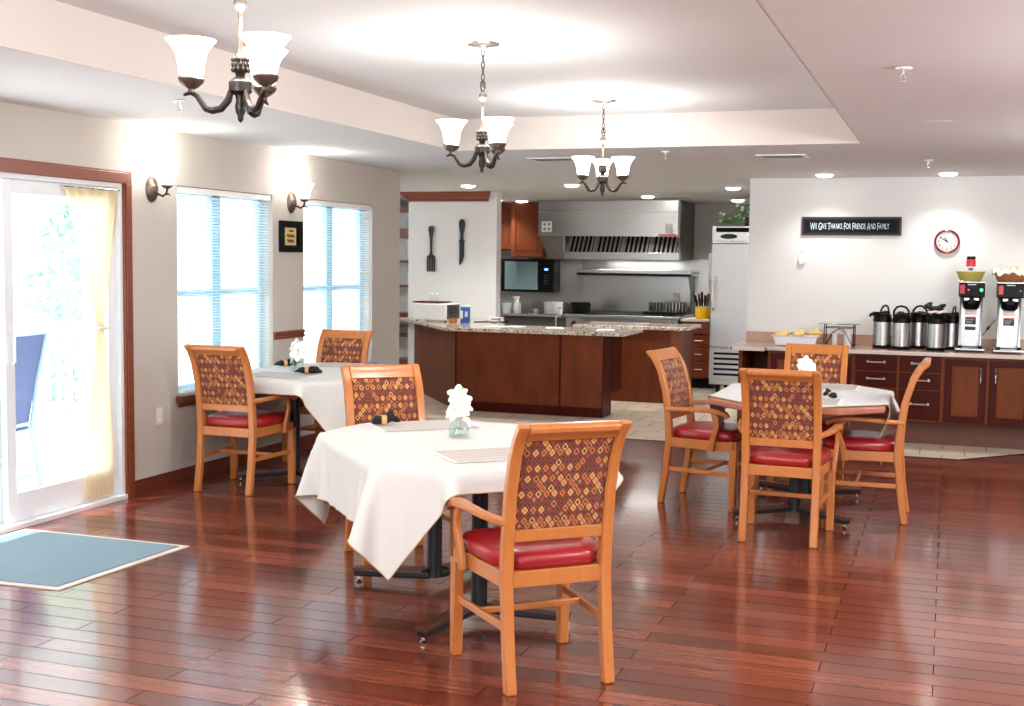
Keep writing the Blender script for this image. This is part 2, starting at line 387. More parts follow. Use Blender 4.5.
def text_mesh(txt, size, mat, name, parent, loc, rot, sx=1, extrude=.001):
    cu = bpy.data.curves.new(name, 'FONT'); cu.body = txt; cu.size = size; cu.extrude = extrude
    t = bpy.data.objects.new('tmp', cu); COL.objects.link(t)
    bpy.context.view_layer.update()
    me = bpy.data.meshes.new_from_object(t.evaluated_get(bpy.context.evaluated_depsgraph_get()))
    w = t.dimensions.x*sx
    bpy.data.objects.remove(t)
    for v in me.vertices: v.co.x *= sx
    me.materials.clear(); me.materials.append(M[mat])
    o = bpy.data.objects.new(name, me); COL.objects.link(o); o.parent = parent; o.location = loc; o.rotation_euler = rot
    return o, w

CH = 2.44          # ceiling height
def CZ(y): return CH if y < 9 else CH-(y-9)*.0125   # it falls very slightly towards the kitchen
TH = 2.687         # raised tray ceiling
WX = -5.035        # left wall face
BW = 12.0          # buffet wall face

# ------------------------------------------------------------------ setting
tile_edge = 10.6
b = B(); b.poly([(-5.3,-3.5),(4.6,-3.5),(4.6,13.0),(.66+1.5,12.4),(.657,11.16),(.12,tile_edge),(-5.3,tile_edge)], -.05, 0)
struct(b.build('floor', 'floor', smooth=False))
b = B(); b.poly([(-9.2,tile_edge),(.12,tile_edge),(.657,11.16),(2.16,12.4),(2.16,17.2),(-9.2,17.2)], -.05, -.0005)
struct(b.build('floor', 'tile', smooth=False))
b = B(); b.box(-4.2,.12,tile_edge-.02,tile_edge+.01,0,.004)
b.poly([(.11,10.585),(.125,10.58),(.67,11.15),(.655,11.165)],0,.004)
struct(b.build('trim_1', 'rubber', smooth=False))

# ceiling with its raised tray
b = B()
b.box(-5.3,-3.69,-3.6,9.0,CH,CH+.35); b.box(-.617,4.7,-3.6,9.0,CH,CH+.35)
b.prism_x([(9.0,CH),(17.2,CZ(17.2)),(17.2,CH+.35),(9.0,CH+.35)], -5.3, 4.7)
b.prism_x([(10.3,CZ(10.3)),(17.2,CZ(17.2)),(17.2,CH+.35),(10.3,CH+.35)], -9.2, -5.3)
b.box(-3.69,-.617,-3.6,9.0,TH,TH+.1)
struct(b.build('ceiling', 'ceil', smooth=False))
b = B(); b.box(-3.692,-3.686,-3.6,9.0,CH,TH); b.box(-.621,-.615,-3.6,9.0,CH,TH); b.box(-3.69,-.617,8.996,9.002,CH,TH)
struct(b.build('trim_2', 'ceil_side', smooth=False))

def wall_with_holes(b, x0, x1, y0, y1, z0, z1, holes):     # holes: (ya, yb, za, zb) in a wall running along y
    y = y0
    for ya, yb, za, zb in sorted(holes):
        b.box(x0, x1, y, ya, z0, z1)
        if za > z0: b.box(x0, x1, ya, yb, z0, za)
        b.box(x0, x1, ya, yb, zb, z1); y = yb
    b.box(x0, x1, y, y1, z0, z1)
DOOR = (4.15, 6.62, 0, 2.05)
W1 = (7.215, 8.485, .62, 2.075); W2 = (8.975, 10.255, .62, 2.075)
b = B(); wall_with_holes(b, WX-.16, WX, -3.5, 10.86, 0, CH, [DOOR, W1, W2]); struct(b.build('wall_left', 'wall', smooth=False))
# room closure, buffet wall, kitchen walls, hall walls
b = B(); b.box(-1.845, 4.6, BW, BW+.16, 0, CH); struct(b.build('wall_back', 'wall_light', smooth=False))
b = B(); b.box(4.5, 4.6, -3.5, BW, 0, CH); struct(b.build('wall_right', 'wall', smooth=False))
b = B(); wall_with_holes(b, -3.6, -3.5, -5.3, 4.6, 0, CH, [(-4.4,-1.6,.5,2.1), (-.6,3.8,.1,2.2)])  # unseen openings, added to let sky light fill the room
o = struct(b.build('wall_front', 'wall', smooth=False)); 
for v in o.data.vertices: v.co.x, v.co.y = v.co.y, v.co.x
b = B(); b.box(-6.19,-5.05,13.6,13.75,0,CH); struct(b.build('wall_kitchen_left', 'wall_white', smooth=False))
b = B(); b.box(-6.4,-1.7,16.1,16.2,0,CH); struct(b.build('wall_kitchen_back', 'wall_grey', smooth=False))
b = B(); b.box(-1.8,-1.7,12.16,16.1,0,CH); struct(b.build('wall_kitchen_right', 'wall_grey', smooth=False))
b = B(); b.box(-6.15,-6.05,13.75,16.1,0,CH); struct(b.build('wall_pantry', 'wall_light', smooth=False))
b = B(); b.box(-9.1,-6.15,16.3,16.4,0,CH); b.box(-9.2,-9.1,10.8,16.3,0,CH); b.box(-9.1,WX-.16,10.7,10.86,0,CH); struct(b.build('wall_hall', 'wall_white', smooth=False))
# baseboards, chair rail
b = B(); b.box(WX,WX+.014,6.705,10.86,0,.085); b.box(WX,WX+.009,6.705,10.86,.085,.1)
struct(b.build('baseboard_left', 'base', bevel=.002, smooth=False))
b = B(); b.prism_y([(WX,.93),(WX+.018,.935),(WX+.018,.95),(WX+.01,.955),(WX+.01,.97),(WX+.022,.978),(WX+.022,.99),(WX,.995)], 8.49, 8.97)
struct(b.build('trim_3', 'trim', smooth=False))
# crown on the kitchen pillar
b = B(); prof = [(13.6,2.27),(13.585,2.27),(13.575,2.30),(13.53,2.325),(13.50,2.355),(13.485,2.36),(13.485,2.385),(13.6,2.385)]
n = len(prof); a_ = [b.bm.verts.new((-6.19-(13.6-y)*.6, y, z)) for y, z in prof]; c_ = [b.bm.verts.new((-5.16+(13.6-y)*.6, y, z)) for y, z in prof]
b.bm.faces.new(a_); b.bm.faces.new(c_[::-1])
for i in range(n): b.bm.faces.new((a_[(i+1)%n], a_[i], c_[i], c_[(i+1)%n]))
struct(b.build('trim_4', 'trim', smooth=False))

# glazed patio door
d = sthing('door_1')
b = B(); 
for (y0,y1,z0,z1) in ((6.62,6.70,0,2.05),(4.07,4.15,0,2.05),(4.07,6.70,2.05,2.13)):
    b.box(WX-.002, WX+.018, y0,y1,z0,z1); b.box(WX+.018, WX+.026, y0+.012,y1-.03,z0,z1-.012 if z1>2.1 else z1)
b.build('door_casing', 'trim', d, bevel=.003)
b = B(); b.box(WX-.16,WX-.001,6.59,6.62,0,2.05); b.box(WX-.16,WX-.001,4.15,4.18,0,2.05); b.box(WX-.16,WX-.001,4.18,6.59,2.02,2.05); b.box(WX-.16,WX+.02,4.15,6.62,.0,.03)
b.build('door_frame', 'white_vinyl', d, bevel=.002)
def leaf(y0, y1, x0, x1, parent):
    b = B(); b.box(x0,x1,y0,y0+.075,.03,2.02); b.box(x0,x1,y1-.075,y1,.03,2.02); b.box(x0,x1,y0+.075,y1-.075,.03,.20); b.box(x0,x1,y0+.075,y1-.075,1.94,2.02)
    l = b.build('door_leaf', 'white_vinyl', parent, bevel=.004)
    g = B(); g.box((x0+x1)/2-.003,(x0+x1)/2+.003,y0+.075,y1-.075,.20,1.94); g.build('pane', 'glass', l, smooth=False)
    return l
leaf(5.60, 6.59, WX-.075, WX-.035, d)
leaf(4.18, 5.66, WX-.13, WX-.09, d)
b = B(); b.tube([(WX-.03,5.635,.95),(WX-.0,5.635,.97),(WX-.0,5.635,1.13),(WX-.03,5.635,1.15)], .008); b.build('door_handle', 'white', d)

# windows
for i, W in enumerate((W1, W2)):
    ya, yb, za, zb = W
    w = sthing('window_%d' % (i+1))
    b = B(); x0, x1 = WX-.15, WX-.10
    b.box(x0,x1,ya,ya+.05,za,zb); b.box(x0,x1,yb-.05,yb,za,zb); b.box(x0,x1,ya,yb,zb-.05,zb); b.box(x0,x1,ya,yb,za,za+.05)
    b.box(x0,x1,(ya+yb)/2-.055,(ya+yb)/2+.055,za,zb); b.box(x0+.008,x1-.008,ya,yb,1.30,1.345)
    b.build('window_frame', 'ltblue', w, smooth=False)
    b = B(); b.box(WX-.128,WX-.124,ya+.05,yb-.05,za+.05,zb-.05); b.build('pane', 'glass', w, smooth=False)
    b = B(); b.box(WX-.15,WX+.045,ya-.03,yb+.03,za-.055,za-.005); b.box(WX+.0,WX+.02,ya-.01,yb+.01,za-.085,za-.055)
    b.build('window_sill', 'base', w, bevel=.004)
    bl = thing('venetian_blind', ('white slatted blind in the tall window nearer the patio door' if i == 0 else 'white slatted blind in the tall window farther from the patio door'), 'blind', (WX-.035, (ya+yb)/2, za), 0, 'white slatted window blinds')
    hw = (yb-ya)/2-.008; H = zb-za
    b = B(); b.box(-.025,.025,-hw,hw,H-.045,H-.003); b.build('headrail', 'white', bl, bevel=.003)
    b = B(); k = .03
    while k < H-.05:
        b.quad((-.0125,-hw,k-.0035),(.0125,-hw,k+.0035),(.0125,hw,k+.0035),(-.0125,hw,k-.0035)); k += .0215
    b.build('slats', 'blind', bl, smooth=False)
    b = B(); b.box(-.013,.013,-hw,hw,.005,.02); b.build('bottom_rail', 'white', bl, bevel=.002)
    b = B()
    for t in (-.75, 0, .75): b.tube([(.014,hw*t,.01),(.014,hw*t,H-.04)], .0012, 5)
    b.build('ladder_cord', 'white', bl)
    b = B(); b.tube([(.022,-hw*.86,H-.05),(.022,-hw*.86,H-.75)], .003, 6); b.build('tilt_wand', 'ltblue', bl)

# outside: porch, rail, chair, shrubs
b = B(); b.box(-9.5,WX-.16,-2,14,-.12,-.04); struct(b.build('ground', 'deck', smooth=False))
rail = thing('porch_railing', 'white porch railing seen through the glass patio door', 'railing', (-7.6,5,-.04))
b = B(); b.box(-.03,.03,-5,8,.95,1.0); b.box(-.03,.03,-5,8,.08,.12); b.build('rail', 'white_vinyl', rail, smooth=False)
b = B()
for k in range(84): b.box(-.015,.015,-4.95+k*.155,-4.92+k*.155,.12,.95)
o = b.build('balusters', 'white_vinyl', rail, smooth=False); o['kind'] = 'stuff'
for k, y in enumerate((1.0, 7.75, 9.3, 12.5)):
    b = B(); b.box(-.07,.07,-.07,.07,0,2.6); b.box(-.09,.09,-.09,.09,0,.12); b.box(-.09,.09,-.09,.09,2.5,2.6)
    o = b.build('porch_post', 'ltblue', bevel=.006, loc=(-7.4,y,-.04))
    tag(o, 'pale blue porch post outside, seen through the %s' % ('patio door', 'blind of the nearer window', 'blind gap between the windows', 'blind of the farther window')[k], 'post', 'porch posts outside')
pc = thing('patio_chair', 'navy mesh patio chair with a pale metal frame outside the glass door', 'chair', (-6.1, 6.50, -.04), math.radians(100))
b = B()
for sx in (-.27,.27):
    b.tube([(sx,-.33,1.10),(sx,-.25,.75),(sx,-.2,.42),(sx,-.27,0)], .015); b.tube([(sx,-.2,.42),(sx,.25,.44),(sx,.28,0)], .015); b.tube([(sx,-.25,.68),(sx,.22,.66),(sx,.25,.44)], .014)
b.tube([(-.27,-.33,1.10),(.27,-.33,1.10)], .015); b.tube([(-.27,-.2,.42),(.27,-.2,.42)], .013); b.tube([(-.27,.27,.12),(.27,.27,.12)], .012); b.tube([(-.27,-.26,.12),(.27,-.26,.12)], .012)
b.build('frame', 'ltblue', pc)
b = B(); b.prism_x([(-.325,1.085),(-.245,.75),(-.195,.47),(-.18,.47),(-.23,.75),(-.31,1.085)], -.255,.255); b.build('backrest', 'navy', pc)
b = B(); b.box(-.255,.255,-.19,.25,.43,.445); b.build('seat', 'navy', pc)
def shrub(loc, r, h, label, seed):
    rnd = random.Random(seed); b = B()
    for k in range(420):
        t = rnd.random()*2*PI; z = rnd.random(); rr = r*(.35+.65*rnd.random()**.5)*math.sin(PI*(.15+.8*z))
        c = Vector((rr*math.cos(t), rr*math.sin(t), .15+h*z)); s = .05+.05*rnd.random()
        a = Vector((rnd.uniform(-1,1),rnd.uniform(-1,1),rnd.uniform(-1,1))).normalized(); q = a.orthogonal().normalized()
        b.quad(c-a*s, c+q*s*.5, c+a*s, c-q*s*.5)
    sh = thing('garden_shrub', label, 'shrub', loc, 0, 'shrubs beyond the porch')
    b.build('foliage', 'washed_green', sh, smooth=False)
    b = B(); b.tube([(0,0,0),(.02,.02,h*.6)], [.03,.015], 6); b.build('stem', 'washed_green', sh)
shrub((-8.6, 8.6, -.04), .5, 1.9, 'leafy garden shrub outside, seen at the left edge through the patio door', 1)
shrub((-8.3, 10.0, -.04), .4, 2.0, 'leafy garden shrub outside, seen faintly through the nearer blind', 2)

# door curtain
def curtain():
    b = B(); nz, nu = 34, 40; rows = []
    for i in range(nz+1):
        t = i/nz; z = 2.0-t*1.95
        if t < .45: q = t/.45; c = 6.345+.015*q; w = .24*(1-q)**1.1+.035; c = 6.345*(1-q)+6.40*q
        else: q = (t-.45)/.55; w = .035+.10*min(1,q*1.4)**.8; c = 6.40-.03*q
        row = []
        for j in range(nu+1):
            u = j/nu*2-1; y = c+w*u; x = WX-.012+.012*math.sin(u*18+t*1.5)*(.5+.5*w/.24)-.004
            row.append(b.bm.verts.new((x+.01, y, z+.01*math.sin(u*9) * (1 if i == 0 else 0))))
        rows.append(row)
    for r0, r1 in zip(rows, rows[1:]):
        for j in range(nu): b.bm.faces.new((r0[j], r0[j+1], r1[j+1], r1[j]))
    return b
ct = thing('door_curtain', 'cream sheer curtain tied back at the right side of the patio door', 'curtain', (0,0,0))
curtain().build('sheer_panel', 'curtain', ct, angle=80)
b = B(); b.tube([(WX-.005,6.06,2.005),(WX-.005,6.60,2.005)], .006); b.build('curtain_rod', 'nickel', ct)
b = B(); b.tube([(WX+.012,6.36,1.13),(WX+.014,6.40,1.125),(WX+.012,6.44,1.13),(WX-.02,6.44,1.135),(WX-.02,6.36,1.135)], .012, closed=True); b.build('tieback', 'linen', ct)

# entrance mat
mt = thing('entrance_mat', 'grey blue entrance mat with pale edging on the floor by the patio door', 'mat', (0,0,.001))
P4 = [Vector((-5.0,4.60)), Vector((-3.924,4.651)), Vector((-3.869,5.637)), Vector((-4.98,5.63))]
c = sum(P4, Vector((0,0)))/4
inn = [p+(c-p)*.075 for p in P4]
b = B(); b.poly([tuple(p) for p in P4], 0, .005); b.build('edging', 'rugedge', mt, smooth=False)
b = B(); b.poly([tuple(p) for p in inn], .004, .010); b.build('pile', 'rug', mt, smooth=False)

# ------------------------------------------------------------------ dining armchair
def back_y(z):
    K = [(0,-.262),(.2,-.232),(.42,-.212),(.6,-.222),(.75,-.242),(.88,-.280),(.94,-.308),(.99,-.345),(1.02,-.378)]
    for (z0,y0),(z1,y1) in zip(K, K[1:]):
        if z <= z1: return y0+(y1-y0)*(z-z0)/(z1-z0)
    return K[-1][1]
def make_chair(label):
    t = thing('dining_armchair', label, 'chair', (0,0,0), 0, 'beech dining armchairs')
    zs = [0,.1,.2,.32,.42,.52,.6,.68,.75,.82,.88,.92,.96,.995]
    for s in (-1,1):                           # rear leg running up into the back stile
        fr = [(back_y(z)+.021+.006*(z>.35 and z<.6), z) for z in zs]; bk = [(back_y(z)-.021, z) for z in zs]
        bk[-1] = (bk[-1][0]-.006, bk[-1][1]+.0); top = [(back_y(.995)+.006, 1.012), (back_y(.995)-.012, 1.018), (back_y(.995)-.034, 1.010)]
        b = B(); b.prism_x(fr+top+bk[::-1], .178 if s>0 else -.222, .222 if s>0 else -.178)
        b.build('leg', 'wood', t, bevel=.007)
        b = B(); b.lathe([(.014,0),(.014,.006)], (s*.197,-.262,-.001), 12); b.build('glide', 'rubber', t)
    for s in (-1,1):
        b = B(); x0, x1 = (.213,.257) if s>0 else (-.257,-.213)
        b.prism_x([(.222,0),(.262,0),(.266,.405),(.218,.405)], x0, x1); b.build('leg', 'wood', t, bevel=.006)
    # crest rail, rolled backwards
    zc = [.948,.96,.972,.985]
    pr = [(back_y(z)+.017, z) for z in zc]+[(back_y(.985)+.008,1.006),(back_y(.985)-.006,1.016),(back_y(.985)-.026,1.014),(back_y(.985)-.038,1.0),(back_y(.985)-.034,.982)]+[(back_y(z)-.019, z) for z in (.965,.955,.948)]
    b = B(); b.prism_x(pr, -.1785,.1785); b.build('crest_rail', 'wood', t, bevel=.004)
    b = B(); b.prism_x([(back_y(.56)+.014,.56),(back_y(.605)+.014,.605),(back_y(.605)-.014,.605),(back_y(.56)-.014,.56)], -.178,.178); b.build('lower_back_rail', 'wood', t, bevel=.003)
    # upholstered back panel, bulged on both faces
    b = B(); nx, nz = 14, 12
    for sgn in (1,-1):
        g = [[None]*(nx+1) for _ in range(nz+1)]
        for i in range(nz+1):
            z = .605+.345*i/nz
            for j in range(nx+1):
                x = -.177+.354*j/nx
                e = min(1, min(i, nz-i)/2.2)*min(1, min(j, nx-j)/2.2); e = e**.5
                g[i][j] = b.bm.verts.new((x, back_y(z)+sgn*(.006+.013*e), z))
        for i in range(nz):
            for j in range(nx): b.bm.faces.new((g[i][j], g[i][j+1], g[i+1][j+1], g[i+1][j]))
    o = b.build('backrest', 'fabric', t, angle=80); o['label'] = 'patterned diamond weave backrest'
    # seat frame
    b = B(); b.poly([(-.20,-.225),(.20,-.225),(.20,-.19),(-.20,-.19)], .386,.448); b.poly([(-.235,.225),(.235,.225),(.24,.258),(-.24,.258)], .386,.448)
    for s in (-1,1): b.poly([(s*.19,-.22),(s*.215,-.22),(s*.252,.24),(s*.225,.24)], .386,.448)
    b.build('seat_frame', 'wood', t, bevel=.003)
    # seat pad
    b = B(); n = 20; rings = []
    def outline(k, f):
        q = []
        for i in range(48):
            a = 2*PI*i/48; cx, sy = math.cos(a), math.sin(a)
            px = math.copysign(abs(cx)**.28, cx); py = math.copysign(abs(sy)**.28, sy)
            yy = .012+py*.233*f; wx = (.178+.062*min(1, max(0, (yy+.2)/.12)) if yy < -.08 else .24)
            q.append((px*wx*f, yy, k))
        return q
    for k, f in ((.448,.96),(.460,1.0),(.492,1.0),(.507,.96),(.517,.86),(.521,.6),(.522,.25)):
        rings.append([b.bm.verts.new(p) for p in outline(k, f)])
    for r0, r1 in zip(rings, rings[1:]):
        for i in range(48): b.bm.faces.new((r0[i], r0[(i+1)%48], r1[(i+1)%48], r1[i]))
    b.bm.faces.new(rings[-1]); b.bm.faces.new(rings[0][::-1])
    o = b.build('seat', 'vinyl', t, angle=70); o['label'] = 'glossy red vinyl seat'
    for s in (-1,1):
        b = B(); b.tube([(s*.205,-.235,.635),(s*.225,-.19,.637),(s*.252,-.10,.643),(s*.268,0,.650),(s*.276,.08,.653),(s*.278,.15,.647),(s*.276,.195,.632),(s*.274,.215,.612)], [1,1,1,1.05,1.2,1.3,1.3,1.05], rect=(.036,.028)); b.build('armrest', 'wood', t, bevel=.003)
        b = B(); b.tube([(s*.268,.11,.640),(s*.272,.135,.60),(s*.272,.14,.55),(s*.268,.12,.49),(s*.264,.105,.44),(s*.262,.10,.384)], [1,1,1,1,1.1,1.1], rect=(.026,.036), up=(0,1,0)); b.build('arm_support', 'wood', t, bevel=.003)
        b = B(); b.tube([(s*.202,-.235,.235),(s*.232,.24,.235)], 1, rect=(.018,.030)); b.build('stretcher', 'wood', t, bevel=.002)
    b = B(); b.tube([(-.214,.03,.237),(.214,.03,.237)], 1, rect=(.018,.026)); b.build('stretcher', 'wood', t, bevel=.002)
    return t
ch = make_chair('beech armchair in the foreground, nearest of all, its patterned back to the camera')
def aim(dx, dy): return math.atan2(dy, dx)-PI/2
def place(o, mid, face):      # mid = point between the two rear feet on the floor
    a = aim(*face); o.rotation_euler[2] = a
    off = Vector((0,-.262,0)); off.rotate(Matrix.Rotation(a,3,'Z'))
    o.location = (mid[0]-off.x, mid[1]-off.y, 0)
chair_spots = [
 ((-2.88,6.03),(.665,-.747),'beech armchair facing the camera on the far side of the ivory covered foreground table'),
 ((-4.545,7.01),(.0,1),'beech armchair nearest the patio door, its back to the camera, at the window table'),
 ((-4.585,8.80),(.02,-1),'beech armchair at the far end of the window table, only its backrest showing'),
 ((-.862,6.955),(.02,1),'beech armchair at the white clothed right table with its patterned back to the camera'),
 ((-.885,9.03),(0,-1),'beech armchair facing the camera across the white clothed right table, before the buffet'),
 ((-1.715,8.09),(.975,-.16),'beech armchair at the left side of the right table, seen in profile facing right'),
 ((-.205,8.01),(-1,.0),'beech armchair at the right side of the right table, seen in profile facing left'),
]
place(ch, (-1.313,4.269), (-.66,.75))
for mid, face, lab in chair_spots:
    c2 = dup(ch, (0,0,0), 0, lab); place(c2, mid, face); c2.scale = (1,1,.99)

# ------------------------------------------------------------------ tables
HW, HL, CL = .53, .73, .25
def outline8(hw, hl, c): return [(-hw,-hl+c),(-hw+c,-hl),(hw-c,-hl),(hw,-hl+c),(hw,hl-c),(hw-c,hl),(-hw+c,hl),(-hw,hl-c)]
def make_table(label):
    t = thing('dining_table', label, 'table', (0,0,0), 0, 'clip-cornered dining tables')
    b = B(); b.poly(outline8(HW,HL,CL), .708,.748); b.build('tabletop', 'lam', t, bevel=.010, seg=3)
    b = B(); b.poly(outline8(HW-.08,HL-.08,CL), .69,.712); b.build('apron', 'lam', t)
    for s in (-1,1):
        b = B(); b.lathe([(.04,.05),(.038,.07),(.036,.1),(.036,.66),(.05,.675),(.12,.68),(.12,.695)], (0,s*.31,0), 20); p = b.build('pedestal', 'blackmetal', t)
        for q in (-1,1):
            b = B(); e = (q*.34, s*(.31+.22)); m = (q*.02, s*.31)
            b.tube([(m[0],m[1],.062),(e[0],e[1],.045)], [1,.8], rect=(.06,.04)); f = b.build('leg', 'blackmetal', t, bevel=.004)
            g = B(); g.tube([(m[0]+q*.03,m[1]+s*.02,.080),(e[0]*1.01,e[1]*1.005,.064)], [1,.85], rect=(.068,.022)); g.build('leg_cover', 'footwood', f)
            g = B(); g.lathe([(.012,0),(.016,.006),(.008,.012),(.008,.03)], (e[0]*.95,s*(.31+.205),0), 12); g.build('glide', 'nickel', f)
    return t
TA = (-2.105,5.175); RA = math.atan2(-(-.665),.747)
TB = (-.86,8.05); TC = (-4.36,7.96)
tb = make_table('wooden dining table in the foreground under an ivory cloth, on black pedestals'); tb.location = (*TA,0); tb.rotation_euler[2] = RA
dup(tb, (*TB,0), 0, 'wooden dining table on the right with brown edges bare below a white cloth')
dup(tb, (*TC,0), 0, 'wooden dining table by the left windows under an ivory cloth')

# cloth draped by a small position based solver
def in_poly_push(px, py, planes):
    d = np.stack([px*nx+py*ny-k for nx, ny, k in planes]); return d
def drape(half_u, half_v, rot, seed, N=58, steps=330, off=(0,0)):
    rnd = np.random.RandomState(seed)
    u = np.linspace(-half_u, half_u, N); v = np.linspace(-half_v, half_v, N)
    U, V = np.meshgrid(u, v, indexing='ij'); c, s = math.cos(rot), math.sin(rot)
    P = np.stack([U*c-V*s+off[0], U*s+V*c+off[1], np.full_like(U, .7545)], -1); P[...,2] += rnd.rand(N,N)*.002
    X = P.copy(); du, dv = u[1]-u[0], v[1]-v[0]; dd = math.hypot(du, dv)
    ol = outline8(HW+.014, HL+.014, CL); planes = []
    for i in range(8):
        (x0,y0),(x1,y1) = ol[i], ol[(i+1)%8]; nx, ny = y1-y0, -(x1-x0); l = math.hypot(nx, ny); planes.append((nx/l, ny/l, (x0*nx+y0*ny)/l))
    sl = lambda a, b: slice(a, b)
    cons = []
    def add(da, db, rest, k):
        ia = (sl(max(0,-da) , N-max(0,da)), sl(max(0,-db), N-max(0,db))); ib = (sl(max(0,da), N+min(0,da) if da<0 else N), sl(max(0,db), N+min(0,db) if db<0 else N))
        cons.append((ia, ib, rest, k))
    add(1,0,du,1); add(0,1,dv,1); add(1,1,dd,.35); add(1,-1,dd,.35); add(2,0,2*du,.12); add(0,2,2*dv,.12)
    for st in range(steps):
        vel = (P-X)*.975; X = P.copy(); P = P+vel; P[...,2] -= 9.8*.008**2
        for it in range(14):
            for ia, ib, rest, k in cons:
                a, b_ = P[ia], P[ib]; dl = b_-a; L = np.sqrt((dl**2).sum(-1))+1e-9
                cr = (dl*((L-rest)/L*.5*k*.55)[...,None]); P[ia] = a+cr; P[ib] = b_-cr
        D = np.stack([P[...,0]*nx+P[...,1]*ny-k for nx, ny, k in planes]); mx = D.max(0); am = D.argmax(0)
        ins = mx < 0
        top = ins & (P[...,2] < .7545) & (P[...,2] > .715)
        P[...,2] = np.where(top, .7545, P[...,2]); 
        X[top] = X[top]*.3+P[top]*.7
        side = ins & (P[...,2] <= .715)
        nn = np.array([(p[0], p[1]) for p in planes])[am]
        P[...,0] = np.where(side, P[...,0]-mx*nn[...,0], P[...,0]); P[...,1] = np.where(side, P[...,1]-mx*nn[...,1], P[...,1])
    return P
def cloth_obj(P, mat, label, loc, rz):
    t = thing('tablecloth', label, 'tablecloth', (*loc,0), rz, 'tablecloths on the dining tables')
    N = P.shape[0]; vs = [tuple(p) for p in P.reshape(-1,3)]
    fs = [(i*N+j, (i+1)*N+j, (i+1)*N+j+1, i*N+j+1) for i in range(N-1) for j in range(N-1)]
    me = bpy.data.meshes.new('cloth'); me.from_pydata(vs, [], fs); me.materials.append(M[mat])
    me.polygons.foreach_set('use_smooth', [True]*len(fs))
    o = bpy.data.objects.new('cloth', me); COL.objects.link(o); o.parent = t
    md = o.modifiers.new('sub', 'SUBSURF'); md.levels = 1; md.render_levels = 1
    ed = [P[i,0] for i in range(N)]+[P[N-1,j] for j in range(1,N)]+[P[i,N-1] for i in range(N-2,-1,-1)]+[P[0,j] for j in range(N-2,0,-1)]
    b = B(); b.tube([tuple(p) for p in ed], .0028, 5, closed=True); b.build('hem', 'hem', t)
    return t
PA = drape(.73,.83,0,1,off=(-.075,0))
cloth_obj(PA, 'cloth', 'ivory tablecloth with long hanging corners on the foreground table', TA, RA)
cloth_obj(PA, 'cloth', 'ivory tablecloth with a hanging corner on the window table at left', TC, PI)
PB = drape(.67,.67,PI/4-.06,3)
_t = np.clip((.715-PB[...,2])/.22, 0, 1); _w = np.clip((PB[...,0]-.45)/.06, 0, 1)      # the right corner hangs twisted
PB[...,0] += _w*_t*(.28*PB[...,1]-.03)+_w*.03*np.sin(_t*PI)
cloth_obj(PB, 'clothw', 'white tablecloth laid diagonally on the right table, leaving brown edges bare', TB, 0)
TZ = .7575

# things on the tables
def make_mat():
    t = thing('placemat', '', 'placemat', group='striped woven placemats')
    b = B(); b.box(-.24,.24,-.155,.155,0,.004); b.build('woven_panel', 'mat', t, smooth=False)
    b = B(); rnd = random.Random(3)
    for s in (-1,1):
        for k in range(44):
            y = -.152+k*.007; b.tube([(s*.24,y,.002),(s*(.252+rnd.random()*.006),y+rnd.uniform(-.003,.003),.002)], .0016, 4)
    o = b.build('fringe', 'linen', t, smooth=False); o['kind'] = 'stuff'
    return t
def flower_vase(label):
    t = thing('flower_vase', label, 'vase', group='glass vases of white orchids')
    b = B(); b.open_lathe([(.040,.0),(.044,.015),(.043,.04),(.032,.058),(.028,.072),(.026,.072),(.029,.058),(.040,.04),(.041,.016),(.038,.006),(.0,.006)], seg=22); b.build('glass_jar', 'clear', t)
    b = B(); b.lathe([(.037,.007),(.039,.032)], seg=22); b.build('water', 'clear', t)
    b = B(); b.tube([(-.025,0,.01),(-.008,0,.05),(.006,.0,.10),(.004,0,.15),(.008,0,.19)], .0028, 6); b.build('stem', 'green', t)
    rnd = random.Random(5)
    for k, (z, a) in enumerate(((.085,0.2),(.098,2.6),(.115,4.4),(.128,1.2),(.148,3.2),(.160,5.4),(.172,.6),(.182,2.4))):
        c = Vector((.026*math.cos(a), .026*math.sin(a), z)); b = B()
        nrm = Vector((math.cos(a), math.sin(a), .5)).normalized(); s1 = nrm.orthogonal().normalized(); s2 = nrm.cross(s1)
        for p in range(5):
            th = 2*PI*p/5+.3*k; dr = s1*math.cos(th)+s2*math.sin(th)
            R = Matrix((dr, nrm.cross(dr), nrm)).transposed()
            b.ell(c+dr*.024, (.026,.017,.005), 2, R)
        f = b.build('flower', 'petal', t, angle=80)
        g = B(); g.ell(c+nrm*.006, (.005,.005,.005), 1); g.build('flower_centre', 'yellow', f)
    b = B(); b.ell((.012,0,.205), (.006,.006,.012), 1); b.ell((.0,.004,.198), (.005,.005,.009), 1); b.build('bud', 'green', t)
    return t
def napkin(label, style):
    t = thing('napkin', label, 'napkin', group='black napkins in straw rings')
    b = B()
    if style: pts = [(-.09,0,.015),(-.06,.004,.024),(-.03,.0,.028),(0,0,.022),(.03,0,.03),(.07,.006,.028),(.10,.0,.012)]; rr = [.003,.015,.024,.017,.028,.026,.006]
    else: pts = [(-.06,-.01,.014),(-.04,0,.026),(-.012,0,.026),(.01,0,.024),(.035,.01,.045),(.04,.02,.075)]; rr = [.008,.024,.02,.018,.026,.004]
    b.tube(pts, rr, 12)
    b.ell((.05,.02,.03) if not style else (.075,.02,.024), (.035,.018,.016), 2, Matrix.Rotation(.4,3,'Y')); b.ell((-.035,.015,.026),(.03,.012,.014),2,Matrix.Rotation(.7,3,'Z'))
    b.build('folded_cloth', 'napkin', t, angle=60)
    b = B(); b.lathe([(.023,-.013),(.026,-.008),(.026,.008),(.023,.013)], (.0,0,.025), 16, axis='x'); b.build('ring', 'straw', t)
    return t
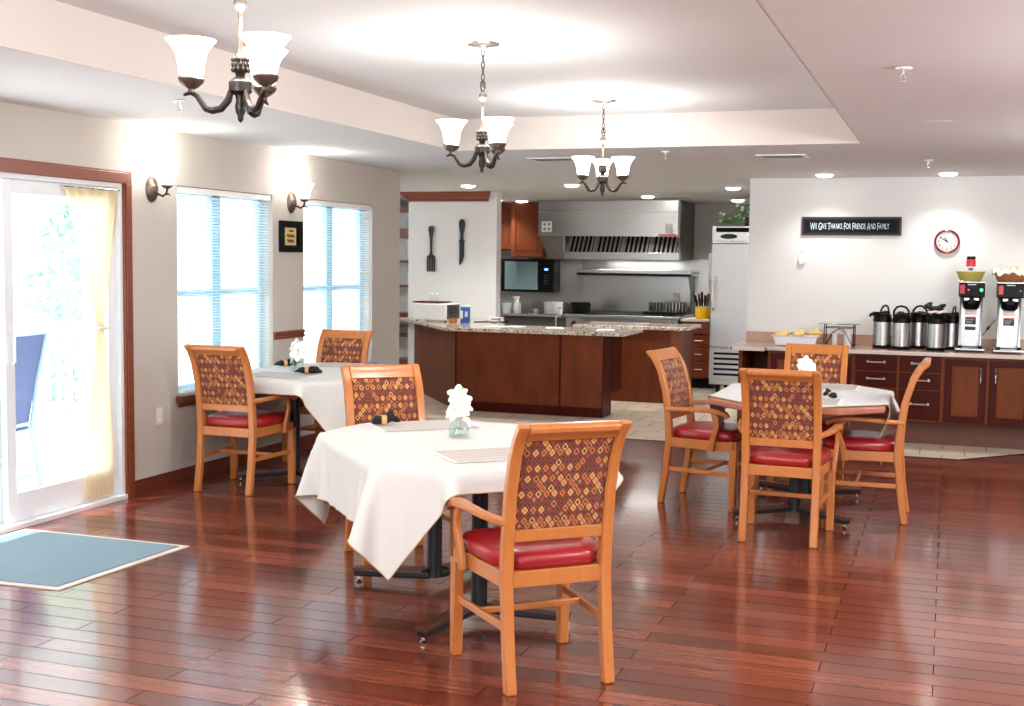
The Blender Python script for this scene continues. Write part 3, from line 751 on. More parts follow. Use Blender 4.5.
def loc_in(T, r, x, y, z=TZ): return (T[0]+x*math.cos(r)-y*math.sin(r), T[1]+x*math.sin(r)+y*math.cos(r), z)
pm = make_mat(); pm['label'] = 'striped woven placemat under the black napkin on the foreground table'; pm.location = (-2.46,5.60,TZ); pm.rotation_euler[2] = RA-PI
dup(pm, (-1.80,4.90,TZ), RA, 'striped woven placemat on the foreground table beside the nearest armchair')
dup(pm, (-4.42,7.56,TZ), 0, 'striped woven placemat at the near end of the window table')
dup(pm, (-4.38,8.45,TZ), 0, 'striped woven placemat at the far end of the window table')
dup(pm, (-.80,8.52,TZ), 0, 'striped woven placemat at the far side of the right table')
dup(pm, (-.84,7.60,TZ), 0, 'striped woven placemat behind the nearest chair back on the right table')
fv = flower_vase('glass vase of white orchid flowers on the foreground table'); fv.location = (-2.155,5.325,TZ); fv.scale = (1.15,1.15,1.1)
dup(fv, (-4.44,7.83,TZ), .8, 'glass vase of white orchid flowers between the two napkins on the window table')
dup(fv, (-.84,8.02,TZ), 1.9, 'glass vase of white orchid flowers on the right table, showing above a chair back')
n1 = napkin('black napkin standing in a straw ring at the left of the foreground table', 0); n1.location = (-2.63,5.50,TZ+.005); n1.rotation_euler[2] = .5
n2 = napkin('black napkin rolled in a straw ring in front of the vase on the window table', 1); n2.location = (-4.28,7.68,TZ+.005); n2.rotation_euler[2] = .35
n3 = napkin('black napkin in a straw ring to the left of the vase on the window table', 1); n3.location = (-4.72,8.13,TZ+.004); n3.rotation_euler[2] = .9
n4 = napkin('black napkin in a straw ring on the white cloth of the right table', 0); n4.location = (-.66,7.78,TZ+.004); n4.scale = (.8,.8,.8); n4.rotation_euler[2] = 2.2

# ------------------------------------------------------------------ lights: chandeliers, sconces, downlights
def shade_prof(): return [(.026,0),(.040,.012),(.043,.036),(.049,.068),(.062,.095),(.080,.117),(.084,.121),(.078,.119),(.060,.098),(.045,.069),(.039,.038),(.035,.013),(.0,.004)]
def make_chandelier(label, a0):
    t = thing('chandelier', label, 'chandelier', group='three-arm bronze chandeliers')
    Z = TH
    b = B(); b.lathe([(.0,Z-.05),(.013,Z-.05),(.016,Z-.036),(.04,Z-.027),(.082,Z-.022),(.089,Z-.014),(.089,Z-.0005),(0,Z-.0005)], seg=28); b.build('canopy', 'nickel', t)
    b = B(); z = Z-.045; k = 0
    while z > 2.435:
        pts = []
        for i in range(12):
            a = 2*PI*i/12; px, pz = .008*math.cos(a), .019*math.sin(a)
            pts.append((px, 0, z-.015+pz) if k%2 == 0 else (0, px, z-.015+pz))
        b.tube(pts, .0026, 5, closed=True, up=(0,1,0) if k%2 == 0 else (1,0,0)); z -= .030; k += 1
    b.build('chain', 'bronze', t)
    b = B(); b.tube([(.012*math.cos(2*PI*i/14),0,2.465+.026*math.sin(2*PI*i/14)) for i in range(14)], .0035, 6, closed=True, up=(0,1,0)); b.build('hook', 'bronze', t)
    b = B(); b.lathe([(.0,2.437),(.010,2.435),(.020,2.422),(.022,2.41),(.017,2.397),(.007,2.388),(.007,2.385)], seg=20); b.build('ball', 'bronze_light', t)
    b = B(); b.lathe([(.0075,2.16),(.0075,2.39)], seg=12); b.build('stem', 'bronze_light', t)
    b = B(); b.lathe([(.008,2.255),(.015,2.25),(.024,2.235),(.027,2.215),(.024,2.195),(.016,2.185),(.014,2.178)], seg=10); 
    for i in range(10):
        for j in range(3): b.ell((.025*math.cos(i*PI/5+j*.3), .025*math.sin(i*PI/5+j*.3), 2.232-.016*j), (.007,.007,.009), 1)
    b.build('pinecone', 'bronze', t)
    b = B(); b.lathe([(.014,2.18),(.03,2.168),(.038,2.160),(.038,2.130),(.030,2.124),(.018,2.118),(.014,2.1),(.018,2.085),(.016,2.065),(.009,2.05),(.010,2.043),(.006,2.035),(.0,2.03)], seg=24); b.build('body', 'bronze', t)
    for k in range(3):
        a = a0+k*2*PI/3; ca, sa = math.cos(a), math.sin(a)
        K = [(.028,2.135),(.040,2.10),(.062,2.073),(.090,2.066),(.110,2.072),(.124,2.092),(.138,2.112),(.157,2.121),(.180,2.112)]
        b = B(); b.tube([(r*ca, r*sa, z) for r, z in K], [.010,.012,.012,.0115,.011,.010,.009,.008,.004], 8); arm = b.build('arm', 'bronze', t)
        b = B(); b.lathe([(.0,2.120),(.012,2.122),(.010,2.132),(.022,2.138),(.038,2.152),(.043,2.163),(.040,2.169),(.0,2.169)], (.155*ca,.155*sa,0), 18); b.build('cup', 'bronze_light', arm)
        b = B(); b.open_lathe([(r*.96,h) for r,h in shade_prof()], (.155*ca,.155*sa,2.168), 28); b.build('lamp_shade', 'shade', t, angle=80)
    return t
ya = math.radians(19.6)
for (x, y), a0, lab in (((-2.195,3.5), math.atan(2.19/3.5)+PI, 'bronze three-arm chandelier at upper left, nearest the camera'),
                   ((-2.245,5.82), math.atan(2.245/5.82)+PI, 'bronze three-arm chandelier in the middle of the row, hanging before the kitchen'),
                   ((-2.245,8.1), math.radians(15.5-29), 'bronze three-arm chandelier farthest from the camera, hanging before the range hood'),
                   ):
    c = make_chandelier(lab, a0); c.location = (x, y, 0)
def light(kind, loc, energy, color=(1,1,1), size=.05, spot=None, rot=None, blend=.6, sy=None):
    l = bpy.data.lights.new('lamp_or_fill_light', kind); l.energy = energy; l.color = color
    if kind in ('POINT', 'SPOT'): l.shadow_soft_size = size
    if kind == 'SPOT': l.spot_size = spot; l.spot_blend = blend
    if kind == 'AREA':
        l.size = size
        if sy: l.shape = 'RECTANGLE'; l.size_y = sy
    o = bpy.data.objects.new('lamp_or_fill_light', l); COL.objects.link(o); o.location = loc
    if rot: o.rotation_euler = rot
    return o
WARM = (1,.95,.91)
for (x, y) in ((-2.19,3.5),(-2.245,5.82),(-2.245,8.1)):
    light('POINT', (x,y,2.37), 20, WARM, .12)
for k, (y, lab) in enumerate(((6.93,'bronze wall sconce with a lit flared shade, beside the patio door'), (8.772,'bronze wall sconce with a lit flared shade, above the framed picture'))):
    s = thing('wall_sconce', lab, 'sconce', (WX, y, 2.03), 0, 'bronze wall sconces')
    b = B(); b.lathe([(.0,.04),(.022,.04),(.030,.028),(.052,.022),(.064,.010),(.068,0)], seg=28, axis='x', sy=1.3, sx=.95); b.build('back_plate', 'bronze_light', s)
    b = B(); b.tube([(.02,0,-.005),(.05,.0,-.03),(.09,0,-.045),(.115,0,-.03),(.125,0,-.005),(.125,0,.012)], [.009,.008,.008,.007,.007,.007], 8); b.tube([(.11,0,-.035),(.135,0,-.03),(.15,0,-.045)], [.006,.005,.002], 6); b.build('arm', 'bronze', s)
    b = B(); b.lathe([(.0,.0),(.014,.004),(.032,.014),(.04,.024),(.034,.03),(0,.03)], (.125,0,0), 18); b.build('cup', 'bronze_light', s)
    b = B(); b.open_lathe([(r*.95, h) for r, h in shade_prof()], (.125,0,.028), 28); b.build('lamp_shade', 'shade', s, angle=80)
    light('POINT', (WX+.13,y,2.235), 5, (1,.95,.88), .05)
def downlight(x, y, lab, e=42, spot=True):
    t = thing('recessed_downlight', lab, 'downlight', (x,y,CZ(y)), 0, 'recessed ceiling downlights')
    b = B(); b.lathe([(.062,-.002),(.066,-.007),(.084,-.005),(.088,-.0005),(.062,-.0005)], seg=28); b.build('trim_ring', 'white', t)
    b = B(); b.lathe([(.078,-.004),(.074,-.014),(.055,-.024),(.0,-.03)], seg=28); b.build('lens', 'canlight', t)
    if spot: light('SPOT', (x,y,CZ(y)-.045), e, (1,.97,.93), .05, math.radians(125), (0,0,0), .8)
downlight(-5.0,12.55,'glowing recessed downlight before the crown of the fork and knife wall')
downlight(-5.62,15.1,'glowing recessed downlight left of the kitchen, beside the wall corner')
downlight(-5.35,15.35,'glowing recessed downlight over the kitchen wall cabinets')
downlight(-3.83,12.6,'glowing recessed downlight behind the farthest chandelier')
downlight(-3.45,14.5,'glowing recessed downlight before the range hood top')
downlight(-2.21,13.2,'glowing recessed downlight before the refrigerator')
downlight(-2.50,15.3,'glowing recessed downlight above the refrigerator')
downlight(-1.11,11.62,'glowing recessed downlight over the sign on the buffet wall', 20)
downlight(-.04,11.62,'glowing recessed downlight over the clock on the buffet wall', 20)
light('SPOT', (1.1,11.55,CH-.06), 20, (1,.96,.9), .05, math.radians(125), (0,0,0), .8)

# ceiling fittings
def disc(x, y, lab, r=.09):
    o = B().lathe([(r*.2,-.006),(r*.9,-.004),(r,-.0005)], seg=28).build('ceiling_speaker', 'ceil', loc=(x,y,CH)); tag(o, lab, 'speaker', 'round ceiling speakers'); return o
disc(-.102,7.73,'round white ceiling speaker right of the ceiling tray')
disc(-4.33,7.75,'round white ceiling speaker between the left wall and the ceiling tray')
def sprinkler(x, y, lab, z=None):
    z = CZ(y)-.003
    t = thing('fire_sprinkler', lab, 'sprinkler', (x,y,z), 0, 'ceiling fire sprinklers')
    B().lathe([(.0,-.012),(.02,-.012),(.034,-.006),(.036,-.0005)], seg=20).build('escutcheon', 'white', t)
    b = B(); b.tube([(0,0,-.01),(0,0,-.03)], .006); b.tube([(-.01,0,-.028),(-.008,0,-.05),(0,0,-.058),(.008,0,-.05),(.01,0,-.028)], .0022, 5); b.lathe([(.016,-.058),(.016,-.061)], seg=12); b.build('head', 'nickel', t)
sprinkler(-.216,5.57,'fire sprinkler on the ceiling at upper right, nearest the camera')
sprinkler(-.185,10.3,'fire sprinkler on the ceiling near the buffet wall')
sprinkler(-2.077,9.29,'fire sprinkler just beyond the far edge of the ceiling tray')
sprinkler(-3.99,5.75,'fire sprinkler on the ceiling left of the nearest chandelier')
def vent(x, y, w, l, lab):
    t = thing('ceiling_vent', lab, 'vent', (x,y,CZ(y)-.002), 0, 'square ceiling air vents')
    b = B(); fw = .035
    b.box(-w,w,-l,-l+fw,-.008,-.0005); b.box(-w,w,l-fw,l,-.008,-.0005); b.box(-w,-w+fw,-l+fw,l-fw,-.008,-.0005); b.box(w-fw,w,-l+fw,l-fw,-.008,-.0005); b.build('frame', 'white', t)
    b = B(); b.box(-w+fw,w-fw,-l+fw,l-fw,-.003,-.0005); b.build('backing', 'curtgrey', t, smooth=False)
    b = B()
    for k in range(9):
        y0 = -l+fw+.01+k*(2*l-2*fw-.02)/8.6; b.quad((-w+fw,y0,-.009),(w-fw,y0,-.009),(w-fw,y0+.012,-.004),(-w+fw,y0+.012,-.004))
    b.build('louvres', 'white', t, smooth=False)
vent(-1.26,9.80,.19,.15,'white louvred ceiling vent near the corner of the ceiling tray')
vent(-3.13,9.75,.19,.15,'white louvred ceiling vent behind the middle chandelier')
vent(-3.10,14.6,.17,.15,'white louvred ceiling vent over the kitchen before the hood')

# ------------------------------------------------------------------ wall items
pf = thing('picture_frame', 'small black framed tan lettered print between the two windows', 'picture', (WX, 8.75, 1.755))
def yzbox(b, y0, y1, z0, z1, x0, x1): return b.box(x0,x1,y0,y1,z0,z1)
b = B(); yzbox(b,-.175,.175,-.125,-.085,0,.025); yzbox(b,-.175,.175,.085,.125,0,.025); yzbox(b,-.175,-.12,-.085,.085,0,.025); yzbox(b,.12,.175,-.085,.085,0,.025)
b.build('frame', 'black_matte', pf, bevel=.004)
b = B(); yzbox(b,-.12,.12,-.085,.085,.001,.006); b.build('mount', 'black', pf)
b = B(); yzbox(b,-.085,.09,-.07,.07,.006,.008); b.build('print', 'paper', pf)
b = B(); 
for zz, x0, x1, amp in ((.045,-.03,.045,.006),(.005,-.06,.06,.014),(-.035,-.055,.05,.014)):
    b.tube([(.010, x0+(x1-x0)*i/26, zz+amp*math.sin(i*1.7)+amp*.5*math.sin(i*2.9)) for i in range(27)], .0022, 4)
b.build('handwriting', 'ink', pf)
def outlet(name, y, z, lab):
    t = thing(name, lab, 'outlet', (WX,y,z))
    b = B(); b.box(0,.006,-.036,.036,-.06,.06); b.build('cover_plate', 'cream', t, bevel=.002)
    b = B()
    for s in (-1,1): b.lathe([(.014,.0055),(.014,.0085)], (0,0,s*.026), 14, axis='x')
    b.build('socket', 'white', t)
outlet('power_outlet', 6.995, .50, 'cream wall outlet between the patio door and the nearer window')

# sign
sg = thing('wall_sign', 'long charcoal sign with pale lettering on the buffet wall', 'sign', (-.888, BW, 1.945))
b = B(); b.box(-.455,.455,-.022,0,-.088,.088); b.build('frame', 'signedge', sg, bevel=.004)
b = B(); b.box(-.435,.435,-.026,-.021,-.070,.070); b.build('board', 'sign', sg, bevel=.002)
b = B()
for (x0,x1,z0,z1) in ((-.42,.42,.058,.060),(-.42,.42,-.060,-.058),(-.42,-.418,-.06,.06),(.418,.42,-.06,.06)): b.box(x0,x1,-.0272,-.0258,z0,z1)
b.build('border_line', 'signedge', sg, smooth=False)
x = -.375; words = 'We Give Thanks For Friends And Family'.split()
parts = []
for w in words:
    for i, chh in enumerate(w):
        parts.append((chh.upper(), .098 if i == 0 else .074, -.036 if i == 0 else -.026))
    parts.append((None, .014, 0))
tot = 0; meas = []
for c_, s_, z_ in parts:
    if c_ is None: x += s_; continue
    o, wd = text_mesh(c_, s_, 'letter', 'lettering', sg, (x, -.0265, z_), (PI/2,0,0), sx=.52)
    meas.append(o); x += wd+.0035
scale = .735/(x+.375)
tmp = bmesh.new()
for o in meas:
    me = o.data.copy(); 
    for v in me.vertices: v.co = Vector(((v.co.x+o.location.x+.375)*scale-.375, o.location.y-v.co.z, v.co.y+o.location.z))
    tmp.from_mesh(me); bpy.data.objects.remove(o)
me = bpy.data.meshes.new('lettering'); tmp.to_mesh(me); tmp.free(); me.materials.append(M['letter'])
o = bpy.data.objects.new('lettering', me); COL.objects.link(o); o.parent = sg; o['label'] = 'pale lettering WE GIVE THANKS FOR FRIENDS AND FAMILY'

# clock
ck = thing('wall_clock', 'round red rimmed wall clock on the buffet wall', 'clock', (-.03, BW, 1.808))
b = B(); b.lathe([(.092,-.012),(.094,-.026),(.102,-.032),(.110,-.028),(.113,-.015),(.113,0),(.0,0)], seg=44, axis='y'); b.build('rim', 'red', ck)
b = B(); b.lathe([(.0,-.014),(.095,-.014),(.095,-.011)], seg=40, axis='y'); b.build('dial', 'dial', ck)
b = B()
for h, ln, wd in (((-60-8)/180*PI, .045, .0055), (-57/180*PI, .07, .004)):
    pass
def hand(b, ang, ln, wd):
    dx, dz = math.sin(ang), math.cos(ang); px, pz = dz, -dx
    b.quad((-dx*.012-px*wd,-.0165,-dz*.012-pz*wd),(-dx*.012+px*wd,-.0165,-dz*.012+pz*wd),(dx*ln+px*wd*.5,-.0165,dz*ln+pz*wd*.5),(dx*ln-px*wd*.5,-.0165,dz*ln-pz*wd*.5))
b = B(); hand(b, math.radians(-30), .044, .006); b.build('hour_hand', 'black', ck, smooth=False)
b = B(); hand(b, math.radians(-58), .072, .005); b.build('minute_hand', 'black', ck, smooth=False)
nb = bmesh.new()
for h in range(1,13):
    a = h*PI/6; o, wd = text_mesh(str(h), .030, 'black', 'n', ck, (0,0,0), (0,0,0), extrude=.0003)
    me = o.data.copy(); cx = wd/2
    for v in me.vertices: v.co = Vector((v.co.x-cx+.074*math.sin(a), -.0148-v.co.z, v.co.y-.009+.074*math.cos(a)))
    nb.from_mesh(me); bpy.data.objects.remove(o)
me = bpy.data.meshes.new('numerals'); nb.to_mesh(me); nb.free(); me.materials.append(M['black'])
o = bpy.data.objects.new('numerals', me); COL.objects.link(o); o.parent = ck
b = B(); b.lathe([(.0,-.0175),(.005,-.0175),(.005,-.014)], seg=12, axis='y'); b.build('hub', 'black', ck)
# small white teardrop on the wall
td = thing('wall_ornament', 'small white teardrop ornament with a green tip below the left end of the sign', 'ornament', (-1.336, BW, 1.575))
b = B(); b.lathe([(.0,0),(.022,.006),(.034,.024),(.036,.042),(.028,.068),(.014,.098),(.005,.118),(.0,.12)], (0,-.016,0), 20, sy=.42); b.build('drop', 'white', td)
b = B(); b.tube([(0,-.015,.115),(0,-.012,.145)], [.005,.003], 6); b.build('tip', 'green', td)

# giant fork and knife
fk = thing('wall_fork', 'oversized dark metal fork hanging on the white kitchen wall', 'wall decor', (-5.885, 13.6, 1.43))
b = B(); outline = [(-.012,.25),(-.016,.40),(-.034,.50),(-.034,.53),(-.018,.55),(.018,.55),(.034,.53),(.034,.50),(.016,.40),(.012,.25),(.018,.21),(.05,.185),(.055,.165),(-.055,.165),(-.05,.185),(-.018,.21)]
b.prism_y(outline, -.028, -.004); b.build('handle', 'iron', fk, bevel=.006)
b = B()
for k in range(4):
    xx = -.045+k*.030; b.prism_y([(xx-.0085,.17),(xx-.007,.02),(xx-.002,0),(xx+.002,0),(xx+.007,.02),(xx+.0085,.17)], -.024,-.006)
b.build('tines', 'iron', fk, bevel=.003)
kf = thing('wall_knife', 'oversized dark metal knife hanging on the white kitchen wall', 'wall decor', (-5.485, 13.6, 1.515))
b = B(); b.prism_y([(-.022,.29),(-.018,.36),(-.036,.46),(-.038,.51),(-.024,.54),(0,.55),(.024,.54),(.038,.51),(.036,.46),(.018,.36),(.022,.29)], -.034,-.004); b.build('handle', 'iron', kf, bevel=.008)
b = B(); b.box(-.036,.036,-.036,-.003,.278,.296); b.build('bolster', 'iron', kf, bevel=.004)
b = B(); b.prism_y([(-.032,.28),(-.034,.0),(-.015,.01),(.012,.05),(.030,.11),(.030,.28)], -.02,-.006); b.build('blade', 'iron', kf, bevel=.003)

# ------------------------------------------------------------------ peninsula and island
pn = thing('kitchen_peninsula', 'dark cherry kitchen peninsula base with an angled left wing', 'counter base', (0,0,0))
b = B(); b.poly([(-4.86,11.9),(-3.26,11.9),(-3.26,12.22),(-4.72,12.22),(-5.82,13.59),(-6.10,13.59)], .0,.832); b.build('front_panel', 'cherry', pn, smooth=False)
b = B(); b.box(-4.55,-3.25,12.225,12.62,.22,.832); b.build('cabinet', 'cherry_dark', pn, smooth=False)
b = B(); b.box(-3.72,-3.70,11.893,11.90,.0,.832); b.box(-3.262,-3.252,11.893,12.22,0,.832); b.box(-4.87,-4.85,11.893,11.90,0,.832); b.box(-4.85,-3.262,11.893,11.90,0,.10); b.build('moulding', 'cherry_dark', pn, smooth=False)
o = B().poly([(-4.96,11.84),(-3.05,11.84),(-3.03,11.86),(-3.03,12.66),(-4.5,12.66),(-5.1,13.4),(-5.1,13.59),(-6.33,13.59)], .834,.872).build('peninsula_countertop', 'granite', bevel=.008)
tag(o, 'speckled granite countertop on the peninsula, jutting past its base', 'countertop')
isl = thing('kitchen_island', 'dark cherry kitchen island base behind the peninsula', 'counter base', (0,0,0))
b = B(); b.box(-4.0,-2.80,13.43,14.10,0,.822); b.build('body', 'cherry', isl, smooth=False)
b = B(); b.box(-2.90,-2.80,13.415,13.43,0,.822); b.box(-2.80,-2.785,13.415,14.10,.0,.822); b.build('corner_post', 'cherry_red', isl, bevel=.003)
o = B().poly([(-4.02,13.36),(-2.79,13.36),(-2.69,13.46),(-2.69,14.14),(-4.02,14.14)], .824,.864).build('island_countertop', 'granite', bevel=.008)
tag(o, 'speckled granite countertop on the island in front of the range', 'countertop')

# items on the peninsula
to = thing('toaster_oven', 'white toaster oven with a dark side at the left end of the peninsula', 'toaster oven', (-5.55,12.97,.873), math.radians(-8))
b = B(); b.box(-.22,.22,-.15,.17,.015,.205); b.build('body', 'white', to, bevel=.015)
b = B(); b.box(.221,.228,-.13,.15,.03,.195); b.build('side_panel', 'steel_grey', to, bevel=.003)
b = B()
for k in range(6): b.box(.228,.231,-.09,.09,.06+k*.02,.066+k*.02)
b.build('vent_slots', 'black', to, smooth=False)
for sx in (-1,1):
    for sy in (-1,1): B().lathe([(.012,0),(.014,.016)], (sx*.19,.01+sy*.12,0), 10).build('foot', 'black', to)
tr = thing('baking_tray', 'thin dark tray lying on top of the white toaster oven', 'tray', (-5.60,12.97,1.08), math.radians(-8))
B().box(-.17,.17,-.12,.12,0,.01).build('base', 'pink', tr, bevel=.003)
b = B(); b.tube([(-.18,-.13,.012),(.18,-.13,.012),(.18,.13,.012),(-.18,.13,.012)], .006, 6, closed=True); b.build('rim', 'black', tr)
for k in (0,1):
    s = thing('salt_shaker', ('clear glass shaker on the toaster oven tray, left one','clear glass shaker on the toaster oven tray, right one')[k], 'shaker', (-5.60+.06*k,12.95,1.092), 0, 'glass shakers on the toaster oven')
    B().lathe([(.016,0),(.017,.05),(.014,.085)], seg=12).build('glass_body', 'clear', s); B().lathe([(.015,.085),(.015,.10),(.006,.11),(0,.11)], seg=12).build('lid', 'white', s)
cn = thing('drink_canister', 'tall blue canister with a pale label on the peninsula granite', 'canister', (-5.10,12.75,.873))
B().lathe([(.052,0),(.056,.006),(.056,.175),(.052,.18)], seg=24).build('body', 'stripe_blue', cn); B().lathe([(.057,.18),(.057,.195),(.05,.2),(0,.2)], seg=24).build('lid', 'white', cn)
b = B(); b.box(-.042,-.006,-.058,-.045,.05,.14); b.box(.018,.044,-.056,-.04,.07,.13); b.build('label', 'white', cn, smooth=False)
jr = thing('jam_jar', 'glass jar of orange preserve beside the blue canister', 'jar', (-5.235,12.72,.873))
B().lathe([(.04,0),(.044,.008),(.044,.05)], seg=20).build('contents', 'orange', jr); B().open_lathe([(.045,0),(.0465,.06),(.04,.075),(.042,.085),(.042,.1)], seg=20).build('glass_wall', 'clear', jr)
cd = thing('extension_cable', 'thin black cable lying on the granite right of the canister', 'cord', (-4.95,13.0,.877))
b = B(); b.tube([(-.12,-.05,0),(-.03,.04,0),(.08,.02,0),(.14,.1,.002),(.22,.08,0)], .006, 6); b.build('cable', 'black', cd)
b = B(); b.box(.21,.25,.06,.10,0,.02); b.build('plug', 'black', cd, bevel=.004)
for k, (x, y, lab) in enumerate(((-4.52,12.2,'white paper lying on the peninsula granite, nearest the wall'), (-4.35,12.3,'white paper lying on the peninsula granite, second from the wall'), (-3.33,12.25,'white paper lying near the right end of the peninsula granite'), (-3.9,12.3,'white paper lying on the middle of the peninsula granite'))):
    o = B().box(-.09,.09,-.12,.12,0,.006).build('paper_sheet', 'white', loc=(x,y,.873), rz=.2*k-.2, bevel=.002); tag(o, lab, 'paper', 'papers on the peninsula')
sb = thing('box_of_gloves', 'small white printed box seen past the wall edge behind the peninsula', 'box', (-4.93,13.3,.873))
b = B(); b.box(-.07,.07,-.04,.04,0,.0); b.bm.free(); b = B(); b.box(-.08,.08,-.04,.04,0,.05); b.build('carton', 'white', sb, bevel=.003)
b = B(); b.box(-.05,.04,-.0415,-.040,.02,.032); b.build('printed_band', 'sticker', sb, smooth=False); b = B(); b.box(.045,.065,-.0415,-.040,.01,.04); b.build('red_mark', 'redlabel', sb, smooth=False)

# ------------------------------------------------------------------ range, hood, kitchen back wall
KB = 16.1
o = B().box(-4.72,-2.98,KB-.015,KB,.0,1.62).build('wall_panel', 'steel', smooth=False); tag(o, 'stainless steel sheet covering the kitchen wall behind the range', 'wall panel')
rg = thing('cooking_range', 'wide stainless commercial cooking range under the hood', 'range', (-3.93,15.6,0))
b = B(); b.box(-.74,.74,-.40,.47,.12,.86); b.build('body', 'steel', rg, bevel=.006)
b = B(); b.box(-.76,.76,-.46,.48,.86,.895); b.build('cooktop', 'steel_light', rg, bevel=.006)
b = B(); b.box(-.72,.62,-.40,.40,.895,.912); b.build('griddle', 'black_matte', rg, bevel=.004)
for k in range(8):
    x = -.64+k*.17
    kb = B().lathe([(.0,-.045),(.02,-.045),(.026,-.03),(.028,0)], (x,-.40,.78), 16, axis='y').build('knob', 'black', rg)
    B().box(x-.004,x+.004,-.449,-.445,.775,.80).build('knob_mark', 'redlabel', kb)
for k in range(2):
    x = -.36+k*.74; dd = B().box(x-.32,x+.32,-.43,-.40,.20,.68).build('oven_door', 'steel_light', rg, bevel=.006)
    b = B(); b.tube([(x-.27,-.43,.63),(x-.27,-.47,.63),(x+.27,-.47,.63),(x+.27,-.43,.63)], .011); b.build('handle', 'nickel', dd)
for sx in (-1,1):
    for sy in (-1,1): B().lathe([(.03,0),(.022,.02),(.022,.12)], (sx*.68,sy*.36,0), 12).build('leg', 'nickel', rg)
b = B(); b.box(-.74,.74,.44,.48,.895,1.42); b.build('back_guard', 'steel', rg, smooth=False)
b = B(); b.box(-.76,.79,.10,.48,1.395,1.43); b.box(-.76,.79,.10,.115,1.395,1.475); b.build('high_shelf', 'steel_light', rg, bevel=.004)
b = B(); b.prism_x([(.46,.9),(.46,1.40),(.14,1.40),(.30,1.2),(.36,.9)], .74,.76); b.build('shelf_bracket', 'steel_dark', rg, smooth=False)
b = B(); b.prism_x([(.46,.9),(.46,1.40),(.14,1.40),(.30,1.2),(.36,.9)], .80,.80+.02); b.bm.free()
# griddle splash with ribbed grate at right
gr = thing('ribbed_grill', 'black ribbed charbroiler grill standing on the right end of the range', 'grill', (-3.42,15.35,.914))
b = B(); b.box(-.26,.26,-.06,.20,0,.035); b.build('base', 'black_matte', gr, bevel=.006)
b = B()
for k in range(11):
    x = -.20+k*.042; b.prism_x([(.06,.03),(.14,.03),(.16,.15),(.12,.15)], x, x+.02)
b.build('ribs', 'blackmetal', gr, bevel=.003)
b = B(); b.box(-.23,.26,.16,.19,.03,.155); b.build('backplate', 'steel_grey', gr, smooth=False)
pt = thing('black_pot', 'wide black saucepan at the left end of the range', 'pot', (-4.50,15.30,.914))
B().lathe([(.0,0),(.11,0),(.125,.01),(.13,.125),(.135,.13),(.124,.128),(.118,.012),(0,.01)], seg=28).build('body', 'black_matte', pt)
b = B()
for s in (-1,1): b.tube([(s*.13,-.03,.115),(s*.165,-.03,.12),(s*.165,.03,.12),(s*.13,.03,.115)], .006, 6)
b.build('handle', 'nickel', pt)
for (x, z, lab, w, m) in ((-3.42,1.12,'white switch plate on the steel behind the right end of the range',.045,'white'),):
    o = B().box(x-w,x+w,KB-.54,KB-.535,z-.04,z+.04).build('switch_plate','white'); bpy.data.objects.remove(o)
sp = thing('switch_plate', 'white switch plate above the grill on the range back guard', 'switch plate', (-3.40,16.03,1.12))
B().box(-.045,.045,-.008,0,-.05,.05).build('cover', 'white', sp, bevel=.003); B().box(-.01,.01,-.012,-.008,-.02,.02).build('toggle', 'cream', sp)
o = B().box(-.085,.085,-.004,0,-.02,.02).build('warning_label', 'pink', loc=(-3.42,16.03,1.045)); tag(o, 'small pinkish notice below the switch plate on the range back guard', 'notice')
sp = thing('switch_plate', 'white switch plate high on the right of the range hood canopy', 'switch plate', (-3.33,15.17,2.0))
B().box(-.045,.045,-.008,0,-.06,.06).build('cover', 'white', sp, bevel=.003); B().box(-.01,.01,-.012,-.008,-.02,.02).build('toggle', 'cream', sp)
o = B().box(-.11,.11,-.004,0,-.018,.018).build('warning_label', 'pink', loc=(-3.35,15.17,1.915)); tag(o, 'small pinkish notice at the lower right of the hood canopy', 'notice')
sp = thing('control_plate', 'white plate of four buttons at the upper left of the hood canopy', 'switch plate', (-4.94,15.17,2.02))
B().box(-.07,.07,-.008,0,-.07,.07).build('cover', 'white', sp, bevel=.003)
b = B()
for sx in (-1,1):
    for sz in (-1,1): b.lathe([(.014,-.014),(.016,-.008)], (sx*.03,0,sz*.03), 10, axis='y')
b.build('button', 'steel_dark', sp)

hd = thing('range_hood', 'large stainless exhaust hood with slanted baffle filters over the range', 'hood', (0,0,0))
HF = 15.18
b = B(); b.box(-5.06,-3.22,HF,KB-.02,1.90,2.355); b.build('canopy', 'steel', hd, smooth=False)
b = B(); b.box(-5.065,-3.215,HF-.006,HF,2.20,2.212); b.build('seam', 'steel_light', hd, smooth=False)
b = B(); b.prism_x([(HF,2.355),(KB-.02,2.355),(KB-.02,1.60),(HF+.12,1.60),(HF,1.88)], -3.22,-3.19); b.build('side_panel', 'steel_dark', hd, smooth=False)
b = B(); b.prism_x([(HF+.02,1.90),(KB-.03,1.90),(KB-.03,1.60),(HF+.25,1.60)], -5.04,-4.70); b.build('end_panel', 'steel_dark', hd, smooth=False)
b = B(); b.box(-4.70,-3.19,HF-.02,HF+.10,1.60,1.70); b.box(-4.70,-3.22,HF+.10,KB-.03,1.60,1.615); b.build('drip_lip', 'steel', hd, bevel=.006)
b = B(); b.prism_x([(HF+.25,1.90),(HF+.26,1.90),(HF+.11,1.70),(HF+.10,1.70)], -4.70,-3.22); b.build('filter_backing', 'black_matte', hd, smooth=False)
